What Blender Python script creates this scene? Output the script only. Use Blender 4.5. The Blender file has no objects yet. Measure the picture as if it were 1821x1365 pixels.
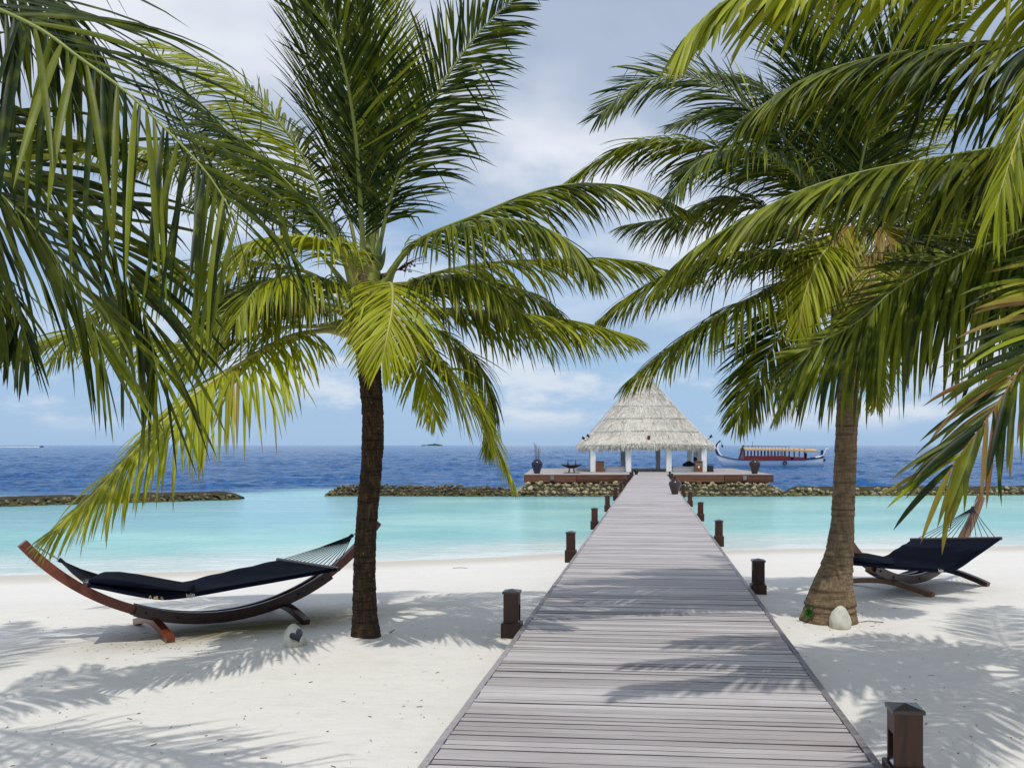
import bpy, math, random
import numpy as np
from mathutils import Vector, Matrix

SC = bpy.context.scene
COL = SC.collection
R = math.radians
HC = 3.6                     # camera height above the sea
FPX, CX, CY = 1600.0, 1005.0, 791.0   # focal length and optical axis, in photograph pixels

# ------------------------------------------------------------------ camera, sky, sun, exposure
cam = bpy.data.cameras.new('camera'); camo = bpy.data.objects.new('camera', cam); COL.objects.link(camo)
cam.sensor_width = 36.0; cam.sensor_fit = 'HORIZONTAL'; cam.lens = 36.0 * FPX / 1821.0
cam.shift_x = (910.5 - CX) / 1821.0; cam.shift_y = (CY - 682.5) / 1821.0
cam.clip_start = 0.05; cam.clip_end = 40000
camo.location = (0, 0, HC); camo.rotation_euler = (R(90), 0, 0)
SC.camera = camo
SC.render.engine = 'CYCLES'
SC.view_settings.view_transform = 'Standard'; SC.view_settings.look = 'None'
SC.view_settings.gamma = 1; SC.view_settings.use_curve_mapping = False
SC.view_settings.exposure = -0.30
SC.cycles.max_bounces = 8; SC.cycles.transparent_max_bounces = 8
SC.cycles.caustics_reflective = False; SC.cycles.caustics_refractive = False
TOSUN = Vector((0.06, -0.42, 0.905)).normalized()
EL = math.asin(TOSUN.z)
sun = bpy.data.lights.new('sun', 'SUN'); suno = bpy.data.objects.new('sun', sun); COL.objects.link(suno)
sun.energy = 2.9; sun.angle = R(0.7); sun.color = (1.0, 0.965, 0.9)
suno.rotation_euler = TOSUN.to_track_quat('Z', 'Y').to_euler(); suno.location = (0, -5, 30)

W = bpy.data.worlds.new('World'); SC.world = W; W.use_nodes = True
def build_world():
    nt = W.node_tree; N = nt.nodes; L = nt.links
    bg = N['Background']; bg.inputs['Strength'].default_value = 0.15
    def node(t, **k):
        n = N.new(t)
        for a, b in k.items(): setattr(n, a, b)
        return n
    def m(op, a, b=None, c=None):
        n = node('ShaderNodeMath', operation=op)
        for i, v in enumerate((a, b, c)):
            if v is None: continue
            if isinstance(v, (int, float)): n.inputs[i].default_value = v
            else: L.new(v, n.inputs[i])
        return n.outputs[0]
    def mix(f, a, b):
        n = node('ShaderNodeMix', data_type='RGBA')
        for i, v in ((0, f), (6, a), (7, b)):
            if isinstance(v, (int, float)): n.inputs[i].default_value = v
            elif isinstance(v, tuple): n.inputs[i].default_value = (*v, 1)
            else: L.new(v, n.inputs[i])
        return n.outputs[2]
    def ramp(f, a, b):
        n = node('ShaderNodeMapRange', interpolation_type='SMOOTHSTEP')
        L.new(f, n.inputs[0]); n.inputs[1].default_value = a; n.inputs[2].default_value = b
        return n.outputs[0]
    sky = node('ShaderNodeTexSky', sky_type='NISHITA', sun_disc=False)
    sky.sun_elevation = EL; sky.sun_rotation = math.atan2(TOSUN.x, TOSUN.y)
    sky.air_density = 1.0; sky.dust_density = 0.4; sky.ozone_density = 1.4
    tc = node('ShaderNodeTexCoord'); sx = node('ShaderNodeSeparateXYZ'); L.new(tc.outputs['Generated'], sx.inputs[0])
    x, y, z = sx.outputs
    zc = m('MAXIMUM', z, 0.0)
    # the blue of clear tropical air down to the horizon, the same all round
    low = ramp(zc, 0.42, 0.0)
    base = mix(m('MULTIPLY', low, 0.9), sky.outputs[0], (2.75, 4.25, 6.4))
    # high thin cloud sheet
    d = m('ADD', zc, 0.16)
    cmb = node('ShaderNodeCombineXYZ'); L.new(m('DIVIDE', x, d), cmb.inputs[0]); L.new(m('DIVIDE', y, d), cmb.inputs[1]); cmb.inputs[2].default_value = 3.7
    n1 = node('ShaderNodeTexNoise'); L.new(cmb.outputs[0], n1.inputs['Vector'])
    n1.inputs['Scale'].default_value = 0.9; n1.inputs['Detail'].default_value = 7; n1.inputs['Roughness'].default_value = 0.55; n1.inputs['Distortion'].default_value = 0.35
    sheet = ramp(n1.outputs[0], 0.30, 0.55)
    sheet = m('MULTIPLY', sheet, ramp(zc, 0.04, 0.27))
    n1b = node('ShaderNodeTexNoise'); L.new(cmb.outputs[0], n1b.inputs['Vector'])
    n1b.inputs['Scale'].default_value = 0.7; n1b.inputs['Detail'].default_value = 5
    ccol = mix(ramp(n1b.outputs[0], 0.42, 0.58), (3.7, 4.4, 5.6), (7.5, 7.7, 8.2))
    c1 = mix(m('MULTIPLY', sheet, 0.92), base, ccol)
    # low cumulus along the horizon
    mp = node('ShaderNodeMapping'); L.new(tc.outputs['Generated'], mp.inputs[0]); mp.inputs['Rotation'].default_value = (0, 0, -0.24); mp.inputs['Scale'].default_value = (5.5, 5.5, 15); mp.inputs['Location'].default_value = (1.3, 0.4, 0.2)
    n2 = node('ShaderNodeTexNoise'); L.new(mp.outputs[0], n2.inputs['Vector'])
    n2.inputs['Scale'].default_value = 1.0; n2.inputs['Detail'].default_value = 9; n2.inputs['Roughness'].default_value = 0.6
    cum = ramp(n2.outputs[0], 0.46, 0.62)
    band = m('MULTIPLY', ramp(z, 0.008, 0.035), ramp(z, 0.17, 0.09))
    c2 = mix(m('MULTIPLY', m('MULTIPLY', cum, band), 0.85), c1, (6.0, 6.5, 7.2))
    L.new(c2, bg.inputs['Color'])
build_world()

# ------------------------------------------------------------------ helpers
def at(px, py, Y): return Vector(((px - CX) / FPX * Y, Y, HC - (py - CY) / FPX * Y))
def lerp(a, b, t): return a + (b - a) * t
def sstep(a, b, x):
    t = np.clip((x - a) / (b - a), 0, 1); return t * t * (3 - 2 * t)
def hsh(ix, iy, seed):
    h = (ix.astype(np.int64) * 374761393 + iy.astype(np.int64) * 668265263 + seed * 974711) & 0x7fffffff
    h = ((h ^ (h >> 13)) * 1274126177) & 0x7fffffff
    return ((h ^ (h >> 16)) & 0xffff) / 65535.0
def vnoise(x, y, seed=0):
    x = np.asarray(x, float); y = np.asarray(y, float)
    ix = np.floor(x); iy = np.floor(y); fx = x - ix; fy = y - iy
    fx = fx * fx * fx * (fx * (fx * 6 - 15) + 10); fy = fy * fy * fy * (fy * (fy * 6 - 15) + 10)
    a = hsh(ix, iy, seed); b = hsh(ix + 1, iy, seed); c = hsh(ix, iy + 1, seed); d = hsh(ix + 1, iy + 1, seed)
    return (a + (b - a) * fx + (c - a) * fy + (a - b - c + d) * fx * fy) * 2 - 1
def fbm(x, y, seed=0, o=4):
    s = 0; a = 1; f = 1; tot = 0
    for k in range(o):
        s = s + a * vnoise(x * f + 17.3 * k, y * f - 9.1 * k, seed + k); tot += a; a *= 0.5; f *= 2.03
    return s / tot

def mesh_np(name, V, Q, smooth=True, attrs=None):
    V = np.asarray(V, np.float32); Q = np.asarray(Q, np.int32)
    k = Q.shape[1]
    me = bpy.data.meshes.new(name)
    me.vertices.add(len(V)); me.vertices.foreach_set('co', V.ravel())
    me.loops.add(Q.size); me.loops.foreach_set('vertex_index', Q.ravel())
    me.polygons.add(len(Q)); me.polygons.foreach_set('loop_start', np.arange(0, Q.size, k, dtype=np.int32))
    me.polygons.foreach_set('use_smooth', np.full(len(Q), smooth))
    me.update(calc_edges=True)
    for an, arr in (attrs or {}).items():
        at_ = me.color_attributes.new(an, 'FLOAT_COLOR', 'POINT')
        at_.data.foreach_set('color', np.asarray(arr, np.float32).ravel())
    return me
def gridq(nr, nc):
    i = np.arange((nr - 1) * nc).reshape(nr - 1, nc)[:, :-1].ravel()
    return np.stack([i, i + 1, i + nc + 1, i + nc], 1)

def link(name, me, mat=None, parent=None, world=False):
    o = bpy.data.objects.new(name, me)
    if mat is not None and me is not None and not me.materials: me.materials.append(mat)
    COL.objects.link(o)
    if parent is not None:
        o.parent = parent
        if world: o.matrix_parent_inverse = Matrix.Translation(-Vector(parent.location))
    return o
def tag(o, label=None, cat=None, group=None, kind=None):
    if label: o['label'] = label
    if cat: o['category'] = cat
    if group: o['group'] = group
    if kind: o['kind'] = kind
    return o
def thing(name, label, cat, loc=(0, 0, 0), rz=0, group=None):
    o = bpy.data.objects.new(name, None); COL.objects.link(o); o.empty_display_size = 0.1
    o.location = loc; o.rotation_euler = (0, 0, rz)
    return tag(o, label, cat, group)
def copy_tree(o, parent=None):
    c = o.copy(); COL.objects.link(c)
    if parent is not None: c.parent = parent
    for ch in list(o.children): copy_tree(ch, c)
    return c

class MB:
    def __init__(s): s.V = []; s.F = []; s.sm = []
    def add(s, V, F, smooth=False):
        o = len(s.V); s.V += [tuple(v) for v in V]; s.F += [tuple(i + o for i in f) for f in F]; s.sm += [smooth] * len(F)
        return s
    def box(s, x0, x1, y0, y1, z0, z1, bev=0.0):
        if bev <= 0:
            V = [(x, y, z) for z in (z0, z1) for y in (y0, y1) for x in (x0, x1)]
            return s.add(V, [(0, 2, 3, 1), (4, 5, 7, 6), (0, 1, 5, 4), (2, 6, 7, 3), (0, 4, 6, 2), (1, 3, 7, 5)])
        b = bev
        V = []
        for (z, i) in ((z0, b), (z0 + b, 0), (z1 - b, 0), (z1, b)):
            V += [(x0 + i, y0 + b, z), (x0 + b, y0 + i, z), (x1 - b, y0 + i, z), (x1 - i, y0 + b, z), (x1 - i, y1 - b, z), (x1 - b, y1 - i, z), (x0 + b, y1 - i, z), (x0 + i, y1 - b, z)]
        F = [tuple(range(7, -1, -1)), tuple(range(24, 32))]
        for r in range(3):
            for k in range(8): F.append((r * 8 + k, r * 8 + (k + 1) % 8, r * 8 + 8 + (k + 1) % 8, r * 8 + 8 + k))
        return s.add(V, F)
    def lathe(s, prof, n=24, c=(0, 0, 0), smooth=True, sx=1, sy=1):
        V = []; F = []; m = len(prof)
        for (r, z) in prof:
            for k in range(n):
                a = 2 * math.pi * k / n; V.append((c[0] + r * math.cos(a) * sx, c[1] + r * math.sin(a) * sy, c[2] + z))
        for j in range(m - 1):
            for k in range(n): F.append((j * n + k, j * n + (k + 1) % n, (j + 1) * n + (k + 1) % n, (j + 1) * n + k))
        s.add(V, F, smooth)
        s.add([V[k] for k in range(n)], [tuple(range(n - 1, -1, -1))]); s.add([V[(m - 1) * n + k] for k in range(n)], [tuple(range(n))])
        return s
    def tube(s, pts, rad, n=6, cap=True, smooth=True):
        pts = [Vector(p) for p in pts]; m = len(pts); V = []; F = []
        rads = rad if isinstance(rad, (list, tuple, np.ndarray)) else [rad] * m
        t0 = (pts[1] - pts[0]).normalized(); ref = Vector((0, 0, 1)) if abs(t0.z) < 0.9 else Vector((1, 0, 0))
        u = t0.cross(ref).normalized()
        for i in range(m):
            t = (pts[min(i + 1, m - 1)] - pts[max(i - 1, 0)]).normalized()
            u = (u - t * u.dot(t)).normalized(); w = t.cross(u)
            for k in range(n):
                a = 2 * math.pi * k / n; V.append(pts[i] + (u * math.cos(a) + w * math.sin(a)) * rads[i])
        for i in range(m - 1):
            for k in range(n): F.append((i * n + k, i * n + (k + 1) % n, (i + 1) * n + (k + 1) % n, (i + 1) * n + k))
        s.add(V, F, smooth)
        if cap: s.add([V[k] for k in range(n)], [tuple(range(n - 1, -1, -1))]); s.add(V[-n:], [tuple(range(n))])
        return s
    def sweep(s, pts, side, w, h, taper=None):
        """rectangular bar along pts; side = constant width direction"""
        pts = [Vector(p) for p in pts]; m = len(pts); side = Vector(side).normalized(); V = []; F = []
        for i in range(m):
            t = (pts[min(i + 1, m - 1)] - pts[max(i - 1, 0)]).normalized(); up = side.cross(t).normalized()
            k = 1 if taper is None else taper[i]
            for (a, b) in ((-1, -1), (1, -1), (1, 1), (-1, 1)): V.append(pts[i] + side * a * w / 2 + up * b * h / 2 * k)
        for i in range(m - 1):
            for k in range(4): F.append((i * 4 + k, i * 4 + (k + 1) % 4, i * 4 + 4 + (k + 1) % 4, i * 4 + 4 + k))
        F += [(3, 2, 1, 0), ((m - 1) * 4, (m - 1) * 4 + 1, (m - 1) * 4 + 2, (m - 1) * 4 + 3)]
        return s.add(V, F)
    def mesh(s, name, M=None):
        me = bpy.data.meshes.new(name); me.from_pydata(s.V, [], s.F)
        me.polygons.foreach_set('use_smooth', s.sm); me.update()
        if M is not None: me.transform(M)
        return me
    def build(s, name, mat, parent=None, world=False, M=None):
        return link(name, s.mesh(name, M), mat, parent, world)

def crom(P, n):
    """Catmull-Rom through P, n samples, even in arc length"""
    P = np.asarray(P, float)
    if len(P) == 2: P = np.array([P[0], (P[0] + P[1]) / 2, P[1]])
    Q = np.vstack([2 * P[0] - P[1], P, 2 * P[-1] - P[-2]]); out = []
    for i in range(1, len(Q) - 2):
        t = np.linspace(0, 1, 24, endpoint=False)[:, None]
        a, b, c, d = Q[i - 1], Q[i], Q[i + 1], Q[i + 2]
        out.append(0.5 * (2 * b + (c - a) * t + (2 * a - 5 * b + 4 * c - d) * t ** 2 + (-a + 3 * b - 3 * c + d) * t ** 3))
    out.append(P[-1:]); C = np.vstack(out)
    s = np.concatenate([[0], np.cumsum(np.linalg.norm(np.diff(C, axis=0), axis=1))])
    u = np.linspace(0, s[-1], n)
    return np.stack([np.interp(u, s, C[:, k]) for k in range(3)], 1), s[-1]

# ------------------------------------------------------------------ materials
class NT:
    def __init__(s, name, rough=0.6, spec=0.4):
        s.m = bpy.data.materials.new(name); s.m.use_nodes = True; s.t = s.m.node_tree; s.N = s.t.nodes; s.L = s.t.links
        s.b = s.N['Principled BSDF']; s.b.inputs['Roughness'].default_value = rough; s.b.inputs['Specular IOR Level'].default_value = spec
        s.out = s.N['Material Output']
    def node(s, t, **k):
        n = s.N.new(t)
        for a, b in k.items(): setattr(n, a, b)
        return n
    def put(s, sock, v):
        if isinstance(v, (int, float)): sock.default_value = v
        elif isinstance(v, tuple): sock.default_value = (*v, 1) if len(v) == 3 and sock.type == 'RGBA' else v
        else: s.L.new(v, sock)
    def math(s, op, a, b=None):
        n = s.node('ShaderNodeMath', operation=op); s.put(n.inputs[0], a)
        if b is not None: s.put(n.inputs[1], b)
        return n.outputs[0]
    def mix(s, f, a, b, blend='MIX'):
        n = s.node('ShaderNodeMix', data_type='RGBA', blend_type=blend); s.put(n.inputs[0], f); s.put(n.inputs[6], a); s.put(n.inputs[7], b)
        return n.outputs[2]
    def ramp(s, f, a, b, lo=0.0, hi=1.0):
        n = s.node('ShaderNodeMapRange', interpolation_type='SMOOTHSTEP'); s.put(n.inputs[0], f)
        for i, v in ((1, a), (2, b), (3, lo), (4, hi)): n.inputs[i].default_value = v
        return n.outputs[0]
    def coord(s, which='Object', scale=(1, 1, 1), rot=(0, 0, 0)):
        if which == 'World': src = s.node('ShaderNodeNewGeometry').outputs['Position']
        else: src = s.node('ShaderNodeTexCoord').outputs[which]
        mp = s.node('ShaderNodeMapping'); s.L.new(src, mp.inputs[0]); mp.inputs['Scale'].default_value = scale; mp.inputs['Rotation'].default_value = rot
        return mp.outputs[0]
    def noise(s, vec, scale=5, detail=4, rough=0.55, dist=0.0):
        n = s.node('ShaderNodeTexNoise'); s.put(n.inputs['Vector'], vec)
        n.inputs['Scale'].default_value = scale; n.inputs['Detail'].default_value = detail; n.inputs['Roughness'].default_value = rough; n.inputs['Distortion'].default_value = dist
        return n.outputs[0]
    def attr(s, name):
        n = s.node('ShaderNodeAttribute', attribute_name=name); sp = s.node('ShaderNodeSeparateColor'); s.L.new(n.outputs['Color'], sp.inputs[0])
        return sp.outputs[0], sp.outputs[1], sp.outputs[2]
    def rnd(s): return s.node('ShaderNodeObjectInfo').outputs['Random']
    def bump(s, h, strength=0.3, dist=0.02):
        n = s.node('ShaderNodeBump'); n.inputs['Strength'].default_value = strength; n.inputs['Distance'].default_value = dist
        s.put(n.inputs['Height'], h); s.L.new(n.outputs[0], s.b.inputs['Normal']); return n
    def color(s, c): s.put(s.b.inputs['Base Color'], c); return s

def plain(name, c, rough=0.6, spec=0.4, var=0.25, scale=8, metal=0.0, bump=0.0):
    t = NT(name, rough, spec); v = t.coord('Object')
    n = t.noise(v, scale, 5)
    t.color(t.mix(n, tuple(x * (1 - var) for x in c), tuple(min(1, x * (1 + var)) for x in c)))
    t.b.inputs['Metallic'].default_value = metal
    if bump: t.bump(t.noise(v, scale * 3, 4), bump, 0.01)
    return t.m

def wood(name, dark, light, rough=0.45, spec=0.4, stretch=(30, 30, 2), rndmix=0.35, streak=1.0):
    t = NT(name, rough, spec); v = t.coord('Object', stretch)
    n = t.noise(v, 1.0, 6, 0.6, 0.3); n2 = t.noise(t.coord('Object'), 3, 3)
    f = t.math('ADD', t.math('MULTIPLY', n, 0.9 * streak), t.math('MULTIPLY', n2, 0.25))
    f = t.math('ADD', f, t.math('MULTIPLY', t.math('SUBTRACT', t.rnd(), 0.5), rndmix))
    t.color(t.mix(t.ramp(f, 0.3, 0.85), dark, light))
    t.bump(n, 0.25, 0.004)
    return t.m
rng = np.random.default_rng(7)
random.seed(7)
# ------------------------------------------------------------------ materials of the place
def m_sand():
    t = NT('white_sand', 0.9, 0.15); w = t.coord('World')
    big = t.noise(w, 0.55, 5); mid = t.noise(w, 6, 5, 0.6); fine = t.noise(w, 90, 3, 0.7)
    c = t.mix(big, (0.71, 0.675, 0.62), (0.77, 0.74, 0.69))
    c = t.mix(t.math('MULTIPLY', t.ramp(mid, 0.42, 0.75), 0.35), c, (0.63, 0.60, 0.55))
    speck = t.ramp(t.noise(w, 55, 2, 0.5), 0.70, 0.76)
    c = t.mix(t.math('MULTIPLY', speck, 0.5), c, (0.32, 0.27, 0.2))
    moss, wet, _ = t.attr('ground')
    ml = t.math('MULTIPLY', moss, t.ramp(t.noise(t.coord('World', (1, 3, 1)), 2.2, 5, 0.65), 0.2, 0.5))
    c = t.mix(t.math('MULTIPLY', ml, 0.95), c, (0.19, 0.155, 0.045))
    c = t.mix(t.math('MULTIPLY', wet, 0.9), c, (0.56, 0.505, 0.42))
    t.color(c)
    t.put(t.b.inputs['Roughness'], t.ramp(wet, 0, 1, 0.92, 0.6))
    h = t.math('ADD', t.math('MULTIPLY', mid, 0.9), t.math('MULTIPLY', fine, 0.12))
    h = t.math('ADD', h, t.math('MULTIPLY', t.noise(t.coord('World', (2.2, 7, 1)), 2.0, 3), 0.5))
    t.bump(h, 0.42, 0.035)
    return t.m
def m_water():
    t = NT('sea_water', 0.12, 0.085); t.b.inputs['IOR'].default_value = 1.33
    w = t.coord('World', (1, 1, 0)); deep, shore, green = t.attr('water')
    n = t.noise(t.coord('World', (0.5, 1, 0)), 0.16, 5, 0.55); n2 = t.noise(t.coord('World', (0.25, 1.3, 0)), 0.6, 4)
    lag = t.mix(t.ramp(n, 0.35, 0.65), (0.25, 0.545, 0.535), (0.38, 0.675, 0.63))
    lag = t.mix(t.math('MULTIPLY', green, t.ramp(n2, 0.3, 0.6, 0.4, 1.0)), lag, (0.25, 0.49, 0.57))
    sea = t.mix(t.ramp(t.noise(t.coord('World', (0.3, 1, 0)), 0.02, 3), 0.3, 0.7), (0.004, 0.055, 0.175), (0.007, 0.078, 0.225))
    streak = t.noise(t.coord('World', (1.0, 0.34, 0), (0, 0, 0.12)), 1.15, 8, 0.72, 0.6)
    sea = t.mix(t.math('MULTIPLY', t.ramp(streak, 0.40, 0.66), 0.95), sea, (0.030, 0.150, 0.41))
    c = t.mix(deep, lag, sea)
    sh2 = t.ramp(shore, 0.0, 1.0)
    c = t.mix(t.math('MULTIPLY', t.math('SUBTRACT', 1.0, sh2), 0.85), c, (0.66, 0.70, 0.64))
    rip = t.noise(t.coord('World', (0.8, 1.6, 0)), 1.6, 6, 0.65, 0.6)
    c = t.mix(t.math('MULTIPLY', t.ramp(rip, 0.50, 0.66), t.math('MULTIPLY', t.math('SUBTRACT', 1.0, deep), 0.22)), c, (0.12, 0.42, 0.47))
    fl = t.noise(t.coord('World', (0.35, 1.5, 0)), 1.3, 5, 0.6, 0.8)
    fo = t.math('MULTIPLY', t.math('MULTIPLY', t.ramp(fl, 0.56, 0.62), t.ramp(fl, 0.68, 0.62)), t.ramp(shore, 0.55, 0.12))
    c = t.mix(t.math('MULTIPLY', fo, 0.7), c, (0.85, 0.88, 0.86))
    edge = t.ramp(shore, 0.055, 0.015)
    c = t.mix(t.math('MULTIPLY', edge, 0.55), c, (0.84, 0.86, 0.83))
    t.color(c)
    a1 = t.noise(t.coord('World', (1, 1.7, 0)), 1.4, 6, 0.65, 0.4); a2 = t.noise(t.coord('World', (1, 1.6, 0)), 7, 4, 0.6)
    h = t.math('ADD', a1, t.math('MULTIPLY', a2, 0.12))
    b = t.bump(h, 1.0, 0.1)
    t.put(b.inputs['Distance'], t.ramp(deep, 0, 1, 0.07, 0.30))
    tr = t.node('ShaderNodeBsdfTransparent'); mx = t.node('ShaderNodeMixShader')
    mx.inputs[0].default_value = 1.0; t.L.new(tr.outputs[0], mx.inputs[1]); t.L.new(t.b.outputs[0], mx.inputs[2])
    t.L.new(mx.outputs[0], t.out.inputs['Surface'])
    return t.m
def m_plank(name, use_attr=False):
    t = NT(name, 0.62, 0.35)
    r = t.attr('tone')[0] if use_attr else t.rnd()
    off = t.node('ShaderNodeCombineXYZ'); t.put(off.inputs[2], t.math('MULTIPLY', r, 50))
    add = t.node('ShaderNodeVectorMath', operation='ADD'); t.L.new(t.coord('Object', (1.6, 45, 5)), add.inputs[0]); t.L.new(off.outputs[0], add.inputs[1])
    g = t.noise(add.outputs[0], 1.0, 6, 0.65, 0.4)
    w = t.noise(t.coord('World', (0.9, 2.2, 1)), 1.1, 4)
    f = t.math('ADD', t.math('MULTIPLY', g, 0.55), t.math('MULTIPLY', w, 0.35)); f = t.math('ADD', f, t.math('MULTIPLY', t.math('SUBTRACT', r, 0.5), 0.36))
    c = t.mix(t.ramp(f, 0.15, 0.75), (0.325, 0.29, 0.285), (0.60, 0.56, 0.55))
    c = t.mix(t.math('MULTIPLY', t.ramp(t.noise(t.coord('World'), 1.9, 3), 0.55, 0.75), 0.35), c, (0.40, 0.34, 0.305))
    t.color(c); t.bump(g, 0.35, 0.004)
    return t.m
def m_rock(nm, lo, hi):
    t = NT(nm, 0.85, 0.2); v = t.coord('Object', (1, 1, 1)); r = t.rnd()
    n = t.noise(v, 3.5, 5, 0.65)
    c = t.mix(t.ramp(r, 0, 1), lo, hi); c = t.mix(t.ramp(n, 0.4, 0.7), c, (0.085, 0.07, 0.04))
    z = t.node('ShaderNodeSeparateXYZ'); t.L.new(t.coord('World'), z.inputs[0])
    low = t.ramp(z.outputs[2], 0.28, 0.05)
    c = t.mix(t.math('MULTIPLY', low, 0.75), c, (0.10, 0.10, 0.025))
    t.color(c); t.bump(n, 0.6, 0.05)
    return t.m
SAND = m_sand(); WATER = m_water(); PLANK = m_plank('weathered_planks'); PLANKF = m_plank('weathered_planks_far', True); ROCK = m_rock('reef_rock', (0.17, 0.135, 0.05), (0.50, 0.43, 0.26)); ROCKD = m_rock('dark_reef_rock', (0.05, 0.042, 0.022), (0.25, 0.20, 0.11))
RUBBLE = plain('dark_rubble', (0.055, 0.05, 0.032), 0.9, 0.1, 0.6, 1.5, bump=0.6)
PLANKE = plain('dirty_plank_edge', (0.10, 0.086, 0.088), 0.9, 0.1, 0.5, 6); EDGEW = wood('edge_board_wood', (0.17, 0.15, 0.155), (0.38, 0.355, 0.36), 0.6, 0.3, (40, 40, 40), 0.5)
DARKW = wood('dark_stained_wood', (0.019, 0.008, 0.005), (0.066, 0.024, 0.012), 0.42, 0.4, (25, 25, 2.2), 0.2)
CAPW = wood('dark_cap_wood', (0.020, 0.013, 0.012), (0.045, 0.030, 0.026), 0.28, 0.6, (12, 12, 12), 0.1)
FASCIA = wood('red_brown_boards', (0.085, 0.032, 0.017), (0.19, 0.082, 0.046), 0.5, 0.35, (1.2, 14, 18), 0.4)
DECKW = wood('pale_deck_boards', (0.34, 0.30, 0.285), (0.50, 0.46, 0.445), 0.65, 0.3, (0.5, 9, 9), 0.5)
WHITE = plain('white_paint', (0.78, 0.78, 0.77), 0.55, 0.4, 0.05, 3)
CUSH = plain('white_cushion', (0.74, 0.74, 0.74), 0.85, 0.2, 0.06, 4)
BLACKM = plain('black_metal', (0.012, 0.012, 0.014), 0.45, 0.5, 0.3, 10)
NAVYG = plain('navy_glaze', (0.010, 0.014, 0.040), 0.16, 0.6, 0.4, 6)
BROWNG = plain('brown_glaze', (0.032, 0.016, 0.014), 0.2, 0.6, 0.4, 6)
STRAWST = plain('dry_sticks', (0.17, 0.085, 0.06), 0.8, 0.2, 0.3, 10)
CHESTW = wood('chest_wood', (0.10, 0.040, 0.020), (0.19, 0.085, 0.045), 0.4, 0.4, (6, 6, 20), 0.2)
CREAM = plain('cream_paint', (0.72, 0.62, 0.48), 0.6, 0.3, 0.1)
DARKC = plain('dark_cushion', (0.02, 0.022, 0.03), 0.9, 0.1, 0.3)
RUST = plain('rusty_red_lamp', (0.11, 0.022, 0.016), 0.5, 0.4, 0.3)
STEEL = plain('steel', (0.5, 0.5, 0.5), 0.3, 0.5, 0.1, metal=1.0)

# ------------------------------------------------------------------ ground
def shoreY(X): return np.interp(X, [-45, -15.5, -10.8, -5.9, 0, 6, 16, 80], [20.5, 24.6, 25.6, 27.6, 29.7, 30.8, 31.9, 34]) + 0.35 * vnoise(np.asarray(X) * 0.35, np.asarray(X) * 0 + 2.0, 5)
def sand_z(X, Y, detail=True):
    X = np.asarray(X, float); Y = np.asarray(Y, float)
    ys = shoreY(X); y0 = np.interp(X, [-45, -16, -8, -3, 4, 80], [8.0, 8.5, 9.5, 10.5, 12.0, 12.5])
    k0 = 1.76 / y0; k1 = 3.6 / ys; u = (Y - y0) / (ys - y0)
    z = 3.6 - Y * (k0 + (k1 - k0) * u)
    zl = -0.085 * (Y - ys) - 0.002 * (Y - ys) ** 2
    z = np.where(Y > ys, np.maximum(zl, -1.6), z)
    a = 40.0
    zz = -np.log(np.exp(-a * np.minimum(z, 3)) + np.exp(-a * 1.84)) / a     # soft minimum with the flat upper beach
    if detail:
        dry = sstep(0.05, 0.5, zz)
        zz = zz + dry * (0.022 * fbm(X * 0.7, Y * 0.7, 3, 3) + 0.010 * fbm(X * 2.6, Y * 2.6, 11, 3)) + 0.004 * fbm(X * 9, Y * 9, 21, 2) * dry
        xw = X - 0.095 * Y                                                  # level strip beside the walk
    return zz
def gz(x, y): return float(sand_z(np.array([x]), np.array([y]))[0])
def ground(px, py):
    d = (px - CX) / FPX; e = (py - CY) / FPX; Y = np.linspace(3, 40, 1500); z = HC - e * Y
    g = sand_z(d * Y, Y, False); i = int(np.argmax(z <= g)); return Vector((d * Y[i], Y[i], float(g[i])))

def nonuni(lo, hi, c, n, p):
    t = np.linspace(-1, 1, n); s = np.sign(t) * np.abs(t) ** p
    return np.where(s < 0, c + s * (c - lo), c + s * (hi - c))
xs = nonuni(-46, 60, 0, 380, 2.0); ys_ = np.concatenate([np.linspace(-30, 3, 30, endpoint=False), 3 + 47 * np.linspace(0, 1, 420) ** 1.7])
GX, GY = np.meshgrid(xs, ys_); GZ = sand_z(GX, GY)
for (fx, fy, fr, fh) in [(-2.0, 8.05, 0.55, 0.05), (4.35, 9.0, 0.75, 0.05), (-2.55, 7.9, 0.3, 0.03), (4.2, 8.7, 0.35, 0.03)]:
    GZ = GZ + fh * np.exp(-((GX - fx) ** 2 + (GY - fy) ** 2) / (2 * (fr * 0.6) ** 2))
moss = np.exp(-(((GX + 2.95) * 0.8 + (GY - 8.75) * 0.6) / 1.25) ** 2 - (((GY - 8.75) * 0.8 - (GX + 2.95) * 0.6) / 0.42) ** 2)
wet = sstep(0.30, 0.04, GZ + 0.03 * fbm(GX * 0.6, GY * 0.6, 8, 3))
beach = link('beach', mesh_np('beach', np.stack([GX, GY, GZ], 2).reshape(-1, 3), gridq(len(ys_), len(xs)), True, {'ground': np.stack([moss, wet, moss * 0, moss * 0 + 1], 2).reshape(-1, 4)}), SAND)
tag(beach, kind='structure')

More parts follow.
